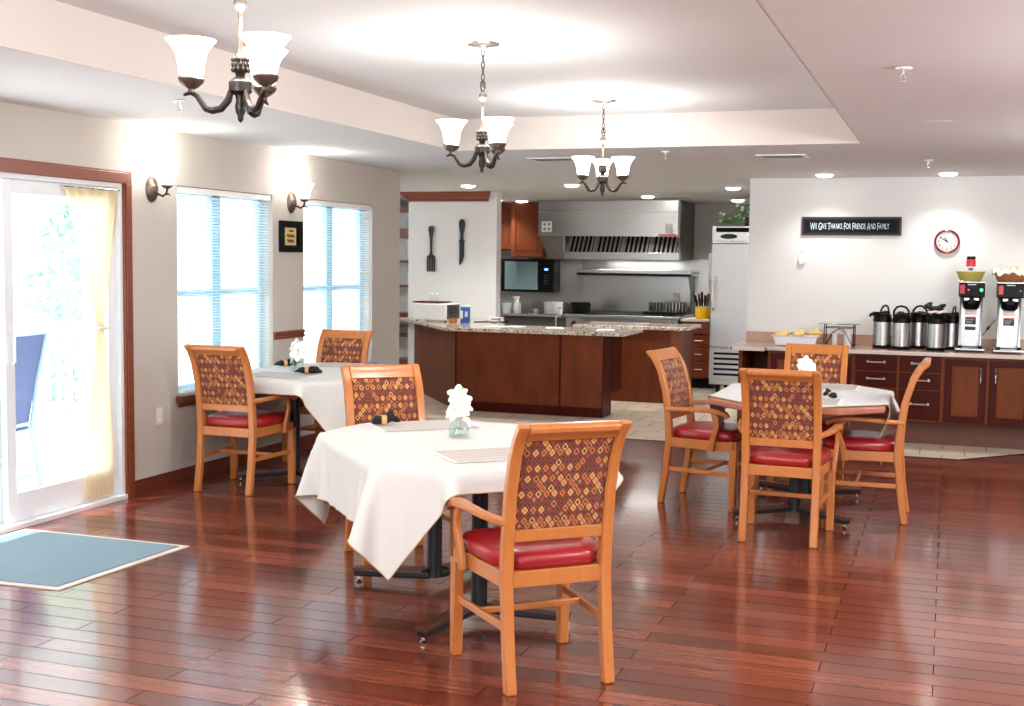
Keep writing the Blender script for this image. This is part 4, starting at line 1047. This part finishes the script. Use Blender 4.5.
for k in range(4):
    x0 = -4.69+k*.366; b = B()
    for j in range(6):
        x = x0+.02+j*.058
        for (xa) in (x,):
            b.bm.faces.new([b.bm.verts.new(p) for p in ((xa,HF+.055,1.70),(xa+.026,HF+.055,1.70),(xa+.026,HF+.205,1.90),(xa,HF+.205,1.90))])
    b.box(x0,x0+.012,HF+.03,HF+.05,1.70,1.70+.001)
    for xa in (x0, x0+.350): b.prism_x([(HF+.05,1.70),(HF+.20,1.90),(HF+.215,1.90),(HF+.065,1.70)], xa, xa+.014)
    b.build('baffle_filter', 'nickel_dull', hd, smooth=False)
b = B(); b.tube([(-4.71,HF+.0,1.90),(-4.705,HF+.0,1.72),(-4.66,HF+.02,1.66),(-4.66,HF+.03,1.60)], .012); b.build('conduit', 'steel_light', hd)
light('AREA', (-3.95,15.6,1.59), 9, (1,.97,.92), 1.0, sy=.3)

# wall cabinets and wall microwave
def arch_handle(b, x, y, z0, z1, horiz=False, r=.006, out=.03):
    if horiz: b.tube([(z0,y,x),(z0+.008,y-out,x),((z0+z1)/2,y-out*1.15,x),(z1-.008,y-out,x),(z1,y,x)], r, 6)
    else: b.tube([(x,y,z0),(x,y-out,z0+.008),(x,y-out*1.15,(z0+z1)/2),(x,y-out,z1-.008),(x,y,z1)], r, 6)
def panel_door(name, x0, x1, z0, z1, yf, parent, mat_f, mat_p, hx=None, hz=None):
    b = B(); f = .055 if x1-x0 > .2 else .04; d0, d1 = yf-.02, yf
    b.box(x0,x1,d0,d1,z0,z0+f); b.box(x0,x1,d0,d1,z1-f,z1); b.box(x0,x0+f,d0,d1,z0+f,z1-f); b.box(x1-f,x1,d0,d1,z0+f,z1-f)
    o = b.build(name, mat_f, parent, bevel=.003)
    g = B(); g.box(x0+f,x1-f,d0+.009,d1,z0+f,z1-f); g.box(x0+f+.02,x1-f-.02,d0+.004,d0+.009,z0+f+.02,z1-f-.02); g.build('door_panel', mat_p, o, bevel=.003)
    if hx is not None:
        g = B(); arch_handle(g, hx, d0, hz[0], hz[1]); g.build('handle', 'nickel', o)
    return o
wc = thing('wall_cabinet', 'cherry wall cabinet with two small doors at the left of the kitchen', 'cabinet', (0,0,0), 0, 'cherry wall cabinets')
B().box(-6.04,-5.50,15.52,16.09,1.72,2.345).build('carcass', 'cherry', wc, smooth=False)
panel_door('door', -6.03,-5.73,1.73,2.34,15.52,wc,'cherry','cherry',-5.76,(1.83,1.95)); panel_door('door', -5.72,-5.51,1.73,2.34,15.52,wc,'cherry','cherry',-5.69,(1.83,1.95))
wc = thing('wall_cabinet', 'taller cherry wall cabinet hanging above the microwave, beside the hood', 'cabinet', (0,0,0), 0, 'cherry wall cabinets')
B().box(-5.48,-5.02,15.32,16.09,1.62,2.345).build('carcass', 'cherry', wc, smooth=False)
panel_door('door', -5.47,-5.03,1.63,2.34,15.32,wc,'cherry','cherry',-5.41,(1.70,1.82))
wc = thing('wall_cabinet', 'low cherry wall cabinet corner showing under the left end of the hood', 'cabinet', (0,0,0), 0, 'cherry wall cabinets')
B().box(-5.01,-4.76,15.62,16.09,1.60,1.89).build('carcass', 'cherry_red', wc, bevel=.004)
B().box(-5.0,-4.77,15.60,15.62,1.61,1.88).build('door', 'cherry_red', wc, bevel=.004)
mw = thing('microwave_oven', 'black wall microwave with a reflective glass door, below the cherry wall cabinets', 'microwave', (0,0,0))
B().box(-5.68,-4.93,15.48,15.75,1.16,1.595).build('body', 'black', mw, bevel=.006)
B().box(-5.62,-5.15,15.46,15.48,1.19,1.565).build('door', 'ovenglass', mw, bevel=.004)
B().box(-5.13,-4.945,15.465,15.48,1.18,1.575).build('control_panel', 'black', mw, bevel=.003)
b = B(); b.box(-5.06,-5.01,15.462,15.465,1.45,1.475); b.build('display', 'blueglow', mw, smooth=False)
b = B()
for i in range(4):
    for j in range(2): b.box(-5.065+j*.035,-5.045+j*.035,15.462,15.465,1.27+i*.035,1.285+i*.035)
b.build('button', 'steel_grey', mw, smooth=False)
b = B(); arch_handle(b,-5.14,15.46,1.25,1.53); b.build('handle', 'black', mw)
# steel prep counter
pc2 = thing('prep_counter', 'stainless steel prep counter along the kitchen wall left of the range', 'counter', (0,0,0))
B().box(-6.03,-4.76,15.30,16.09,.84,.87).build('top', 'steel', pc2, bevel=.004)
B().box(-6.0,-4.80,15.45,16.05,.15,.17).build('undershelf', 'steel_dark', pc2, smooth=False)
B().box(-6.03,-4.76,16.07,16.09,.87,1.02).build('backsplash', 'steel', pc2, smooth=False)
for x in (-5.95,-4.86):
    for y in (15.38,16.02): B().lathe([(.02,0),(.02,.84)], (x,y,0), 12).build('leg', 'nickel', pc2)
B().box(-5.7,-4.95,15.5,16.0,.175,.62).build('bin', 'black_matte', pc2, bevel=.02)
def bottle(x, y, z, lab, kind):
    t = thing('spray_bottle' if kind else 'pump_bottle', lab, 'bottle', (x,y,z))
    if kind:
        B().lathe([(.045,0),(.05,.01),(.05,.12),(.03,.16),(.016,.175),(.016,.19)], seg=16).build('body', 'white', t)
        b = B(); b.box(-.05,.03,-.012,.012,.19,.225); b.tube([(-.05,0,.215),(-.07,0,.215)], .008, 6); b.tube([(-.03,0,.195),(-.045,0,.16)], .006, 6); b.build('trigger', 'white', t, bevel=.004)
    else:
        B().lathe([(.045,0),(.05,.01),(.05,.11),(.02,.14),(.014,.15)], seg=16).build('body', 'ltblue', t)
        b = B(); b.lathe([(.014,.15),(.014,.17),(.005,.172),(.005,.2)], seg=10); b.box(-.04,.008,-.006,.006,.195,.208); b.build('pump', 'white', t)
bottle(-5.44,15.48,.872,'white spray bottle with trigger on the steel prep counter',1)
bottle(-5.72,15.55,.872,'pale blue pump bottle at the left end of the steel prep counter',0)
o = thing('storage_tub', 'white lidded tub left of the spray bottle on the prep counter', 'tub', (-5.58,15.45,.872)); B().lathe([(.055,0),(.06,.12)], seg=20).build('body','white',o); B().lathe([(.063,.12),(.063,.135),(0,.137)], seg=20).build('lid','white',o)
o = thing('round_container', 'wide white round container on the prep counter beside the range', 'container', (-4.98,15.62,.872)); B().lathe([(.12,0),(.128,.01),(.13,.14)], seg=28).build('body','ceramic',o); B().lathe([(.134,.14),(.134,.155),(.1,.16),(0,.16)], seg=28).build('lid','white',o)
o = thing('small_cup', 'small white cup on the prep counter below the microwave', 'cup', (-5.22,15.6,.872)); B().open_lathe([(.0,.001),(.025,.001),(.032,.06),(.030,.06),(.024,.006),(0,.006)], seg=16).build('bowl','white',o); B().tube([(.03,0,.05),(.048,0,.04),(.045,0,.02),(.028,0,.015)],.004,6).build('handle','white',o)
o = thing('spice_bottle', 'small bottle with a yellow cap beside the round container', 'bottle', (-4.83,15.45,.872)); B().lathe([(.025,0),(.025,.06),(.018,.07)],seg=14).build('body','white',o); B().lathe([(.02,.07),(.02,.095),(0,.096)],seg=14).build('cap','yellowpot',o)

# drawer cabinet by the fridge
dc = thing('drawer_cabinet', 'narrow cherry drawer cabinet between the range and the refrigerator', 'cabinet', (0,0,0))
B().box(-3.14,-2.72,15.22,15.9,.12,.84).build('carcass', 'cherry', dc, smooth=False); B().box(-3.12,-2.74,15.28,15.88,0,.12).build('toe_kick', 'black_matte', dc, smooth=False)
for z0, z1 in ((.68,.83),(.52,.67),(.34,.51),(.14,.33)):
    f = B().box(-3.13,-2.73,15.20,15.22,z0,z1).build('drawer', 'cherry_red', dc, bevel=.003)
    b = B(); arch_handle(b,(z0+z1)/2+.01,15.20,-2.98,-2.86,True); b.build('handle', 'nickel', f)
B().box(-3.16,-2.70,15.18,15.92,.84,.87).build('worktop', 'counter_edge', dc, bevel=.004)
uc = thing('utensil_crock', 'yellow crock on the drawer cabinet beside the refrigerator', 'crock', (-2.90,15.38,.872))
B().lathe([(.10,0),(.108,.01),(.113,.15),(.108,.15),(.10,.012),(0,.01)], seg=28, sy=.8).build('crock', 'yellowpot', uc)
for k in range(7):
    t = thing('kitchen_knife', 'dark handled kitchen utensil standing in the yellow crock', 'utensil', (-2.90-.07+.025*k, 15.37+.02*(k%2), .90), 0, 'utensils in the yellow crock')
    lean = -.05+.018*k
    b = B(); b.tube([(0,0,0),(lean*.4,0,.13)], .004, 6); b.build('shaft', 'panel' if k%3 == 1 else 'nickel', t)
    b = B(); b.tube([(lean*.4,0,.13),(lean*.7,0,.20),(lean,0,.27+.02*(k%3))], [.010,.018,.014], 8); b.build('handle', 'black' if k%3 != 1 else 'panel', t)
tw = thing('hand_towel', 'white towel hanging on the left side of the refrigerator', 'towel', (-2.700,14.62,1.38))
b = B(); b.prism_x([(-.05,.0),(.06,0),(.065,.16),(.03,.30),(.0,.32),(-.055,.16)], -.015,.035); b.build('cloth', 'linen', tw, bevel=.008); b = B(); b.tube([(.0,.01,.31),(.0,.01,.345),(.036,.01,.345)],.005,6); b.build('hook','nickel',tw)

# refrigerator
rf = thing('refrigerator', 'tall stainless commercial refrigerator on casters beside the buffet wall', 'refrigerator', (0,0,0))
FX0, FX1, FY = -2.665, -1.93, 14.5
B().box(FX0,FX1,FY+.03,FY+.80,.13,2.02).build('body', 'steel', rf, bevel=.006)
d1 = B().box(FX0+.005,FX1-.005,FY-.03,FY+.028,.58,1.815).build('door', 'steel_light', rf, bevel=.012)
b = B(); b.box(FX0+.02,FX0+.085,FY-.036,FY-.029,.98,1.42); b.tube([(FX0+.05,FY-.03,1.03),(FX0+.05,FY-.075,1.05),(FX0+.05,FY-.075,1.35),(FX0+.05,FY-.03,1.37)], .015); b.build('handle', 'white', d1)
B().box(FX0+.005,FX1-.005,FY,FY+.03,1.835,2.015).build('header', 'steel', rf, bevel=.004)
B().box(FX0+.05,FX1-.02,FY-.004,FY,1.945,1.995).build('header_slot', 'black_matte', rf, smooth=False)
B().box(FX0+.46,FX1-.05,FY-.008,FY,1.855,1.93).build('controller', 'black', rf, bevel=.003)
text_mesh('37', .035, 'redglow', 'display', rf, (FX0+.58,FY-.010,1.878), (PI/2,0,0))[0]
b = B(); b.lathe([(.0,-.006),(.09,-.006),(.1,0)], (FX0+.20,FY,1.893), 28, axis='y', sy=.3); b.build('maker_badge', 'iron', rf)
gl = B().box(FX0+.005,FX1-.005,FY-.01,FY+.02,.20,.56).build('lower_grille', 'steel_light', rf, bevel=.004)
b = B()
for k in range(5): b.box(FX0+.06,FX1-.05,FY-.014,FY-.010,.245+k*.062,.272+k*.062)
b.build('grille_slots', 'black_matte', rf, smooth=False)
for x in (FX0+.10,FX1-.1):
    for y in (FY+.10,FY+.7):
        b = B(); b.lathe([(.055,-.018),(.055,.018)], (x,y,.056), 20, axis='x'); b.box(x-.03,x+.03,y-.03,y+.03,.11,.13); b.box(x-.026,x-.02,y-.012,y+.012,.05,.12); b.build('caster', 'black', rf, bevel=.003)
# plant on refrigerator
pl = thing('potted_plant', 'leafy green plant with white flowers on top of the refrigerator', 'plant', (-2.36,14.68,2.021))
b = B(); b.lathe([(.07,0),(.085,.1),(.08,.1),(.068,.01),(0,.01)], (.12,0,0), 18); b.build('pot', 'kick', pl)
rnd = random.Random(11); b = B(); fl = B()
for k in range(170):
    c = Vector((rnd.uniform(-.26,.26), rnd.uniform(-.1,.1), 0)); c.z = .03+rnd.random()*(.22 if c.x > -.05 else .12)
    a = Vector((rnd.uniform(-1,1),rnd.uniform(-1,.3),rnd.uniform(-.4,.8))).normalized(); q = a.cross(Vector((rnd.uniform(-1,1),rnd.uniform(-1,1),1))).normalized(); s = .024+.02*rnd.random()
    b.quad(c-a*s, c+q*s*.6, c+a*s, c-q*s*.6)
    if k%7 == 0: fl.ell(c+Vector((0,-.03,.02)), (.02,.014,.016), 1)
b.build('foliage', 'green', pl, smooth=False); fl.build('blossom', 'petal', pl)

# hall bookcase glimpsed at left
hb = thing('hall_bookcase', 'white backed bookcase with brown shelf edges glimpsed beyond the end of the window wall', 'bookcase', (-6.85,14.85,0))
B().box(-.85,.60,.30,.33,0,2.27).build('back_panel', 'white', hb, smooth=False)
for x in (-.85,.575): B().box(x,x+.025,0,.30,0,2.27).build('side_panel', 'white', hb, smooth=False)
for z, h in ((2.20,.07),(1.86,.12),(1.53,.03),(1.20,.03),(.80,.06),(.66,.03),(.54,.03),(.04,.20)):
    B().box(-.82,.575,-.005,.30,z,z+h).build('shelf', 'trim', hb, bevel=.002)

# ------------------------------------------------------------------ buffet
bf = thing('buffet_cabinet', 'long cherry buffet cabinet with drawers and panelled doors along the right wall', 'cabinet', (0,0,0))
BF = 11.27; CT = .80
XR = 1.75
B().box(-1.53,XR,BF+.0,11.99,.215,CT-.001).build('carcass', 'panel', bf, smooth=False)
B().box(-1.50,XR,BF+.16,11.95,0,.215).build('toe_kick', 'kick', bf, smooth=False)
b = B(); b.box(-1.80,-1.765,BF+.02,11.99,0,CT); b.box(-1.80,-1.53,11.95,11.99,0,CT); b.build('open_bay', 'cherry', bf, smooth=False)
def drawer(x0, x1, z0, z1):
    f = B().box(x0,x1,BF-.02,BF,z0,z1).build('drawer', 'cherry_dark', bf, bevel=.004)
    b = B(); arch_handle(b,(z0+z1)/2+.01,BF-.02,(x0+x1)/2-.07,(x0+x1)/2+.07,True,.0075,.028); b.lathe([(.012,-.006),(.012,0)],((x0+x1)/2-.07,BF-.02,(z0+z1)/2+.01),10,axis='y'); b.lathe([(.012,-.006),(.012,0)],((x0+x1)/2+.07,BF-.02,(z0+z1)/2+.01),10,axis='y'); b.build('handle', 'nickel', f)
for x0, x1 in ((-.755,-.405),(-.375,-.035)):
    for z0, z1 in ((.655,.785),(.505,.64),(.235,.49)): drawer(x0,x1,z0,z1)
def hx(a): return a
panel_door('door', .0,.335,.225,.775,BF,bf,'cherry_dark','panel',.29,(.58,.72))
panel_door('door', .365,.70,.225,.775,BF,bf,'cherry_dark','panel',.41,(.58,.72))
panel_door('door', .74,1.075,.225,.775,BF,bf,'cherry_dark','panel',1.03,(.58,.72))
panel_door('door', 1.10,1.44,.225,.775,BF,bf,'cherry_dark','panel',1.15,(.58,.72))
panel_door('door', -1.50,-1.16,.225,.775,BF,bf,'cherry_dark','panel',-1.20,(.58,.72))
panel_door('door', -1.13,-.79,.225,.775,BF,bf,'cherry_dark','panel',-1.09,(.58,.72))
CT1 = .83
ctop = thing('buffet_countertop', 'brown laminate countertop with a pale front edge on the buffet', 'countertop', (0,0,0))
b = B(); b.poly([(-1.54,11.24),(XR+.02,11.24),(XR+.02,11.995),(-1.86,11.995),(-1.86,11.16),(-1.82,11.10),(-1.54,11.10)], CT,CT1-.001); b.build('slab', 'counter', ctop, smooth=False)
b = B(); b.box(-1.54,XR+.02,11.228,11.24,CT-.002,CT1); b.box(-1.83,-1.54,11.088,11.10,CT-.002,CT1); b.box(-1.872,-1.86,11.16,11.99,CT-.002,CT1); b.build('front_edge', 'counter_edge', ctop, bevel=.003)
B().box(-1.84,XR,11.975,11.999,CT1,.925).build('backsplash', 'counter', ctop, bevel=.003)
Z = CT1+.001

# casserole dish of pastries
ds = thing('serving_dish', 'white rectangular serving dish holding pastries on the left of the buffet', 'dish', (-1.31,11.55,Z))
b = B(); 
pr = [(.16,.11,0),(.175,.12,.004),(.20,.135,.085),(.215,.145,.09),(.205,.138,.094),(.192,.13,.088),(.165,.11,.012)]
rings = [[b.bm.verts.new((sx*x, sy*y, z)) for sx, sy in ((-1,-1),(1,-1),(1,1),(-1,1))] for x, y, z in pr]
for r0, r1 in zip(rings, rings[1:]):
    for i in range(4): b.bm.faces.new((r0[i], r0[(i+1)%4], r1[(i+1)%4], r1[i]))
b.bm.faces.new(rings[0][::-1]); b.bm.faces.new(rings[-1]); b.build('dish', 'ceramic', ds, bevel=.006)
rnd = random.Random(4)
for k in range(9):
    x = -.15+.15*(k%3)+.0; y = -.07+.07*(k//3)
    b = B(); b.ell((0,0,0), (.074,.042,.022), 2, Matrix.Rotation(rnd.random()*3,3,'Z')); b.ell((.02,0,.008), (.03,.03,.02), 2)
    o = b.build('pastry', 'bread', loc=(-1.31+x+.02,11.55+y,Z+.098+.018*(x>.0)+.02*rnd.random())); tag(o, 'golden pastry heaped in the white serving dish on the buffet', 'pastry', 'pastries in the serving dish')
# wire stand with glass top
ws = thing('wire_stand', 'black wire stand with a glass top and arched legs on the buffet', 'stand', (-.93,11.62,Z))
b = B()
for y in (-.10,.10):
    for x in (-.13,.13): b.tube([(x,y,0),(x,y,.205)], .005, 6)
    b.tube([(-.13,y,.0),(-.10,y,.05),(-.06,y,.13),(0,y,.165),(.06,y,.13),(.10,y,.05),(.13,y,.0)], .004, 6); b.tube([(-.13,y,.175),(.13,y,.175)], .004, 6)
for x in (-.13,.13): b.tube([(x,-.10,.2),(x,.10,.2)], .004, 6)
b.build('wire_frame', 'black', ws)
B().box(-.18,.18,-.13,.13,.206,.216).build('glass_top', 'ovenglass', ws, bevel=.003)
for k, (x, h, r) in enumerate(((-.975,.12,.022),(-.86,.15,.034))):
    o = thing('pillar_candle', ('narrow white candle under the wire stand on the buffet','wide white candle under the wire stand on the buffet')[k], 'candle', (x,11.64,Z))
    B().lathe([(r,0),(r,h),(r*.7,h-.004),(0,h-.006)], seg=20).build('wax','white',o); B().tube([(0,0,h-.006),(0,0,h+.008)],.0015,5).build('wick','black',o)

# air pots
def make_airpot(label):
    t = thing('air_pot', label, 'air pot', group='stainless air pots on the buffet')
    B().lathe([(.0,0),(.082,0),(.084,.006),(.084,.03)], seg=30).build('base', 'black', t)
    B().lathe([(.081,.03),(.081,.25)], seg=30).build('body', 'steel', t)
    B().lathe([(.082,.25),(.084,.255),(.084,.275),(.078,.30),(.070,.325),(.05,.335),(0,.338)], seg=30).build('collar', 'black', t)
    b = B(); b.box(-.036,.036,-.085,.05,.30,.345); b.tube([(0,-.07,.325),(0,-.115,.325),(0,-.13,.30)], .013, 10); b.build('spout', 'black', t, bevel=.01)
    b = B(); b.tube([(.0,-.02,.33),(0,.03,.345),(.0,.06,.34)], 1, rect=(.05,.02)); b.build('pump_lever', 'black_matte', t, bevel=.004)
    b = B(); b.tube([(-.07,.01,.31),(-.066,.02,.36),(-.04,.025,.395),(0,.028,.405),(.04,.025,.395),(.066,.02,.36),(.07,.01,.31)], 1, rect=(.02,.011), up=(0,1,0)); b.build('handle', 'black', t, bevel=.002)
    return t
ap = make_airpot('stainless air pot with black lid, leftmost on the buffet'); ap.location = (-.555,11.62,Z); ap.rotation_euler[2] = -1.0; ap.scale = (1,1,.955)
dup(ap, (-.385,11.53,Z), .35, 'stainless air pot with black lid, second from the left and standing nearest the front')
dup(ap, (-.245,11.72,Z), -.5, 'stainless air pot with black lid, partly hidden behind the second one')
a4 = dup(ap, (-.09,11.52,Z), .5, 'stainless air pot with a cloth heaped on its lid, fourth from the left')
dup(ap, (.035,11.74,Z), -1.4, 'stainless air pot mostly hidden between the cloth topped one and the coffee brewer')
hc = thing('crumpled_cloth', 'crumpled black and white cloth heaped on the fourth air pot', 'cloth', (-.09,11.50,Z+.330))
b = B(); rnd = random.Random(9)
for k in range(9): b.ell((rnd.uniform(-.08,.08), rnd.uniform(-.04,.04), .03+rnd.uniform(-.01,.045)), (.05,.03,.022), 2, Matrix.Rotation(rnd.uniform(-.7,.7),3,'Y'))
b.build('dark_folds', 'napkin', hc)
b = B()
for k in range(4): b.ell((-.05+.035*k, -.05, .012+.008*(k%2)), (.03,.02,.012), 2)
b.build('white_folds', 'linen', hc)

# coffee brewers
def make_brewer(label):
    t = thing('coffee_brewer', label, 'coffee brewer', group='tall stainless coffee brewers')
    B().box(-.125,.125,-.20,.16,.012,.032).build('base', 'steel_light', t, bevel=.004)
    b = B()
    for s in (-1,1): b.box(s*.085-.018,s*.085+.018,-.19,-.15,.032,.055)
    b.build('guide_block', 'black', t, bevel=.003)
    b = B(); b.box(-.095,.095,.0,.15,.032,.60); b.build('column', 'steel', t, bevel=.008)
    b = B()
    for s in (-1,1): b.prism_x([(-.06,.032),(.0,.032),(.0,.50),(-.03,.46)], s*.088-.008, s*.088+.008)
    b.build('side_fin', 'steel_light', t, bevel=.003)
    b = B(); b.box(-.108,.108,-.14,.15,.48,.605); b.build('head', 'black', t, bevel=.008)
    b = B(); b.box(-.112,.112,-.145,.155,.605,.620); b.build('top_cover', 'steel', t, bevel=.004)
    b = B(); b.lathe([(.05,.37),(.068,.39),(.082,.455),(.085,.482)], (0,-.06,0), 26); b.box(-.03,.03,-.165,-.13,.42,.46); b.build('brew_basket', 'black', t, bevel=.003)
    b = B(); b.box(-.055,-.02,-.1475,-.1465,.0,.0); b.bm.free()
    b = B(); b.box(-.098,-.06,-.1425,-.1405,.51,.59); b.build('maker_badge', 'redlabel', t, bevel=.001)
    b = B(); b.box(-.035,.035,-.142,-.1405,.588,.596); b.build('nameplate', 'white', t, smooth=False)
    for s in (-1,1): B().box(s*.04-.022,s*.04+.022,-.150,-.142,.452,.475).build('button', 'nickel', t, bevel=.002)
    b = B(); b.box(-.05,.05,-.002,.0005,.315,.37); b.build('instruction_card', 'white', t, smooth=False)
    b = B(); b.box(-.045,.045,-.003,.0005,.235,.30); b.build('warning_sticker', 'sticker', t, smooth=False)
    b = B(); b.box(-.045,.045,-.0035,.0,.292,.304); b.build('orange_strip', 'orangest', t, smooth=False)
    b = B()
    for k in range(3): b.box(-.038,.03-.01*k,-.0036,-.003,.276-.014*k,.279-.014*k)
    b.build('fine_print', 'white', t, smooth=False)
    b = B(); b.tube([(.0,.15,.3),(.0,.20,.25),(.02,.22,.05),(.0,.3,.01)], .006, 6); b.build('power_lead', 'black', t)
    return t
b1 = make_brewer('tall stainless coffee brewer with a glowing green lamp, beside the air pots'); b1.location = (.195,11.66,Z)
b2 = dup(b1, (.51,11.60,Z), 0, 'tall stainless coffee brewer at the right edge, below the wicker basket')
o = B().lathe([(.012,-.147),(.012,-.1405)], (.078,0,.545), 14, axis='y').build('indicator_lamp', 'greenglow', b1)
o = B().lathe([(.007,-.145),(.007,-.1405)], (-.028,0,.545), 12, axis='y').build('indicator_lamp', 'redglow', b1)
o = B().box(-.045,.045,-.003,.0005,.185,.215).build('warning_sticker', 'sticker', b1, smooth=False)
o = B().lathe([(.010,-.145),(.010,-.1405)], (.078,0,.545), 12, axis='y').build('indicator_lamp', 'steel_grey', b2)
# baskets on brewers
gb = thing('oval_basket', 'yellow green oval basket sitting on the left coffee brewer', 'basket', (.18,11.66,Z+.6205))
B().lathe([(.0,0),(.085,0),(.09,.005),(.118,.078),(.124,.085),(.115,.085),(.084,.01),(.0,.008)], seg=28, sy=.75).build('basket_body','ygreen',gb)
B().lathe([(.121,.08),(.127,.084),(.121,.09),(.114,.086),(.121,.08)], seg=28, sy=.75).build('rim','ygreen',gb)
rj = thing('coffee_creamer_jar', 'red jar with a black lid standing in the yellow green basket', 'jar', (.18,11.65,Z+.665))
B().lathe([(.036,0),(.04,.006),(.041,.135),(.036,.15)], seg=24).build('body','redlabel',rj); B().lathe([(.037,.15),(.037,.172),(.033,.176),(0,.176)], seg=24).build('lid','black',rj)
b = B(); b.lathe([(.0412,.02),(.0415,.025),(.0415,.08),(.0412,.085)], seg=24); b.build('label','white',rj); b = B(); b.box(-.02,.018,-.0440,-.0405,.05,.075); b.build('blue_print','stripe_blue',rj,smooth=False)
wb = thing('wicker_basket', 'brown wicker basket lined with white cloth on the right coffee brewer', 'basket', (.51,11.60,Z+.6205))
B().lathe([(.0,0),(.10,0),(.108,.006),(.135,.085),(.14,.10),(.13,.10),(.10,.01),(0,.008)], seg=32, sy=.72).build('basket_body','wicker',wb)
b = B(); 
for z in (.03,.05,.07,.095): r = .112+z*.28; b.tube([(r*math.cos(2*PI*i/32), .72*r*math.sin(2*PI*i/32), z) for i in range(32)], .0045, 6, closed=True)
b.build('woven_band','wicker',wb)
b = B(); n = 40; rr = []
for (r, z0) in ((.10,.09),(.128,.112),(.146,.108),(.152,.075)):
    rr.append([b.bm.verts.new((r*math.cos(2*PI*i/n), .72*r*math.sin(2*PI*i/n), z0+(.012*math.sin(i*1.9) if r > .12 else 0)-(.02*(math.sin(i*.785)>.2) if r > .15 else 0))) for i in range(n)])
for r0, r1 in zip(rr, rr[1:]):
    for i in range(n): b.bm.faces.new((r0[i], r0[(i+1)%n], r1[(i+1)%n], r1[i]))
b.bm.faces.new(rr[0]); b.build('lining','linen',wb, angle=80)
for k in range(4):
    o = B().ell((0,0,0),(.045,.03,.014),2,Matrix.Rotation(.3*k,3,'Y')).build('wrapped_biscuit','bread',loc=(.44+.045*k,11.59+.02*(k%2),Z+.725)); tag(o,'tan wrapped biscuit in the cloth lined wicker basket','biscuit','biscuits in the wicker basket')
cb = thing('hanging_cord', 'thin dark cord sloping between the two coffee brewers', 'cord', (0,0,0)); 
b = B(); b.tube([(.30,11.78,Z+.13),(.35,11.8,Z+.20),(.41,11.76,Z+.28)], .004, 6); b.build('cable','sticker',cb); b = B(); b.tube([(.34,11.795,Z+.185),(.36,11.79,Z+.215)], .011, 8); b.build('switch','sticker',cb)

# ------------------------------------------------------------------ light and world
w = bpy.data.worlds.new('sky'); SC.world = w; w.use_nodes = True
nt = w.node_tree; bg = nt.nodes['Background']; bg.inputs[0].default_value = (.86,.95,1,1); bg.inputs[1].default_value = 2.0
sun = bpy.data.lights.new('sun', 'SUN'); sun.energy = 7; sun.angle = .01; sun.color = (1,.96,.9)
so = bpy.data.objects.new('sun', sun); COL.objects.link(so)
d_ = Vector((.19,.22,-1)).normalized(); so.rotation_euler = d_.to_track_quat('-Z','Y').to_euler()
# unseen fill lights without fixtures, added to brighten room, ceiling and hall
for (x, y, z, e) in ((1.7,8.2,2.1,55),(1.7,5.0,2.1,85),(1.8,1.0,2.1,60),(2.2,3.2,1.9,60),(-2.2,1.0,2.3,60),(-2.2,-1.4,2.3,60),(-4.2,.2,2.1,40),(-7.4,12.5,2.0,45)):
    light('POINT', (x,y,z), e, (.96,.98,1), .18)
# ------------------------------------------------------------------ camera
cam = bpy.data.cameras.new('camera'); co = bpy.data.objects.new('camera', cam); COL.objects.link(co)
yaw, pitch, roll = .341869, .0770384, .0126753
cy, sy = math.cos(yaw), math.sin(yaw)
f = Vector((-sy*math.cos(pitch), cy*math.cos(pitch), -math.sin(pitch))); r = Vector((cy, sy, 0)); u = r.cross(f)
r2 = r*math.cos(roll)+u*math.sin(roll); u2 = -r*math.sin(roll)+u*math.cos(roll)
co.matrix_world = Matrix(((r2.x,u2.x,-f.x,0),(r2.y,u2.y,-f.y,0),(r2.z,u2.z,-f.z,1.6),(0,0,0,1)))
cam.sensor_width = 36; cam.lens = 1222.67/1024*36; cam.clip_start = .05
SC.camera = co
SC.view_settings.view_transform = 'Standard'; SC.view_settings.look = 'None'; SC.view_settings.exposure = .90; SC.view_settings.gamma = 1.0
SC.cycles.use_denoising = True; SC.cycles.max_bounces = 8; SC.cycles.diffuse_bounces = 4; SC.cycles.transparent_max_bounces = 24
SC.cycles.sample_clamp_indirect = 8; SC.cycles.caustics_reflective = False; SC.cycles.caustics_refractive = False
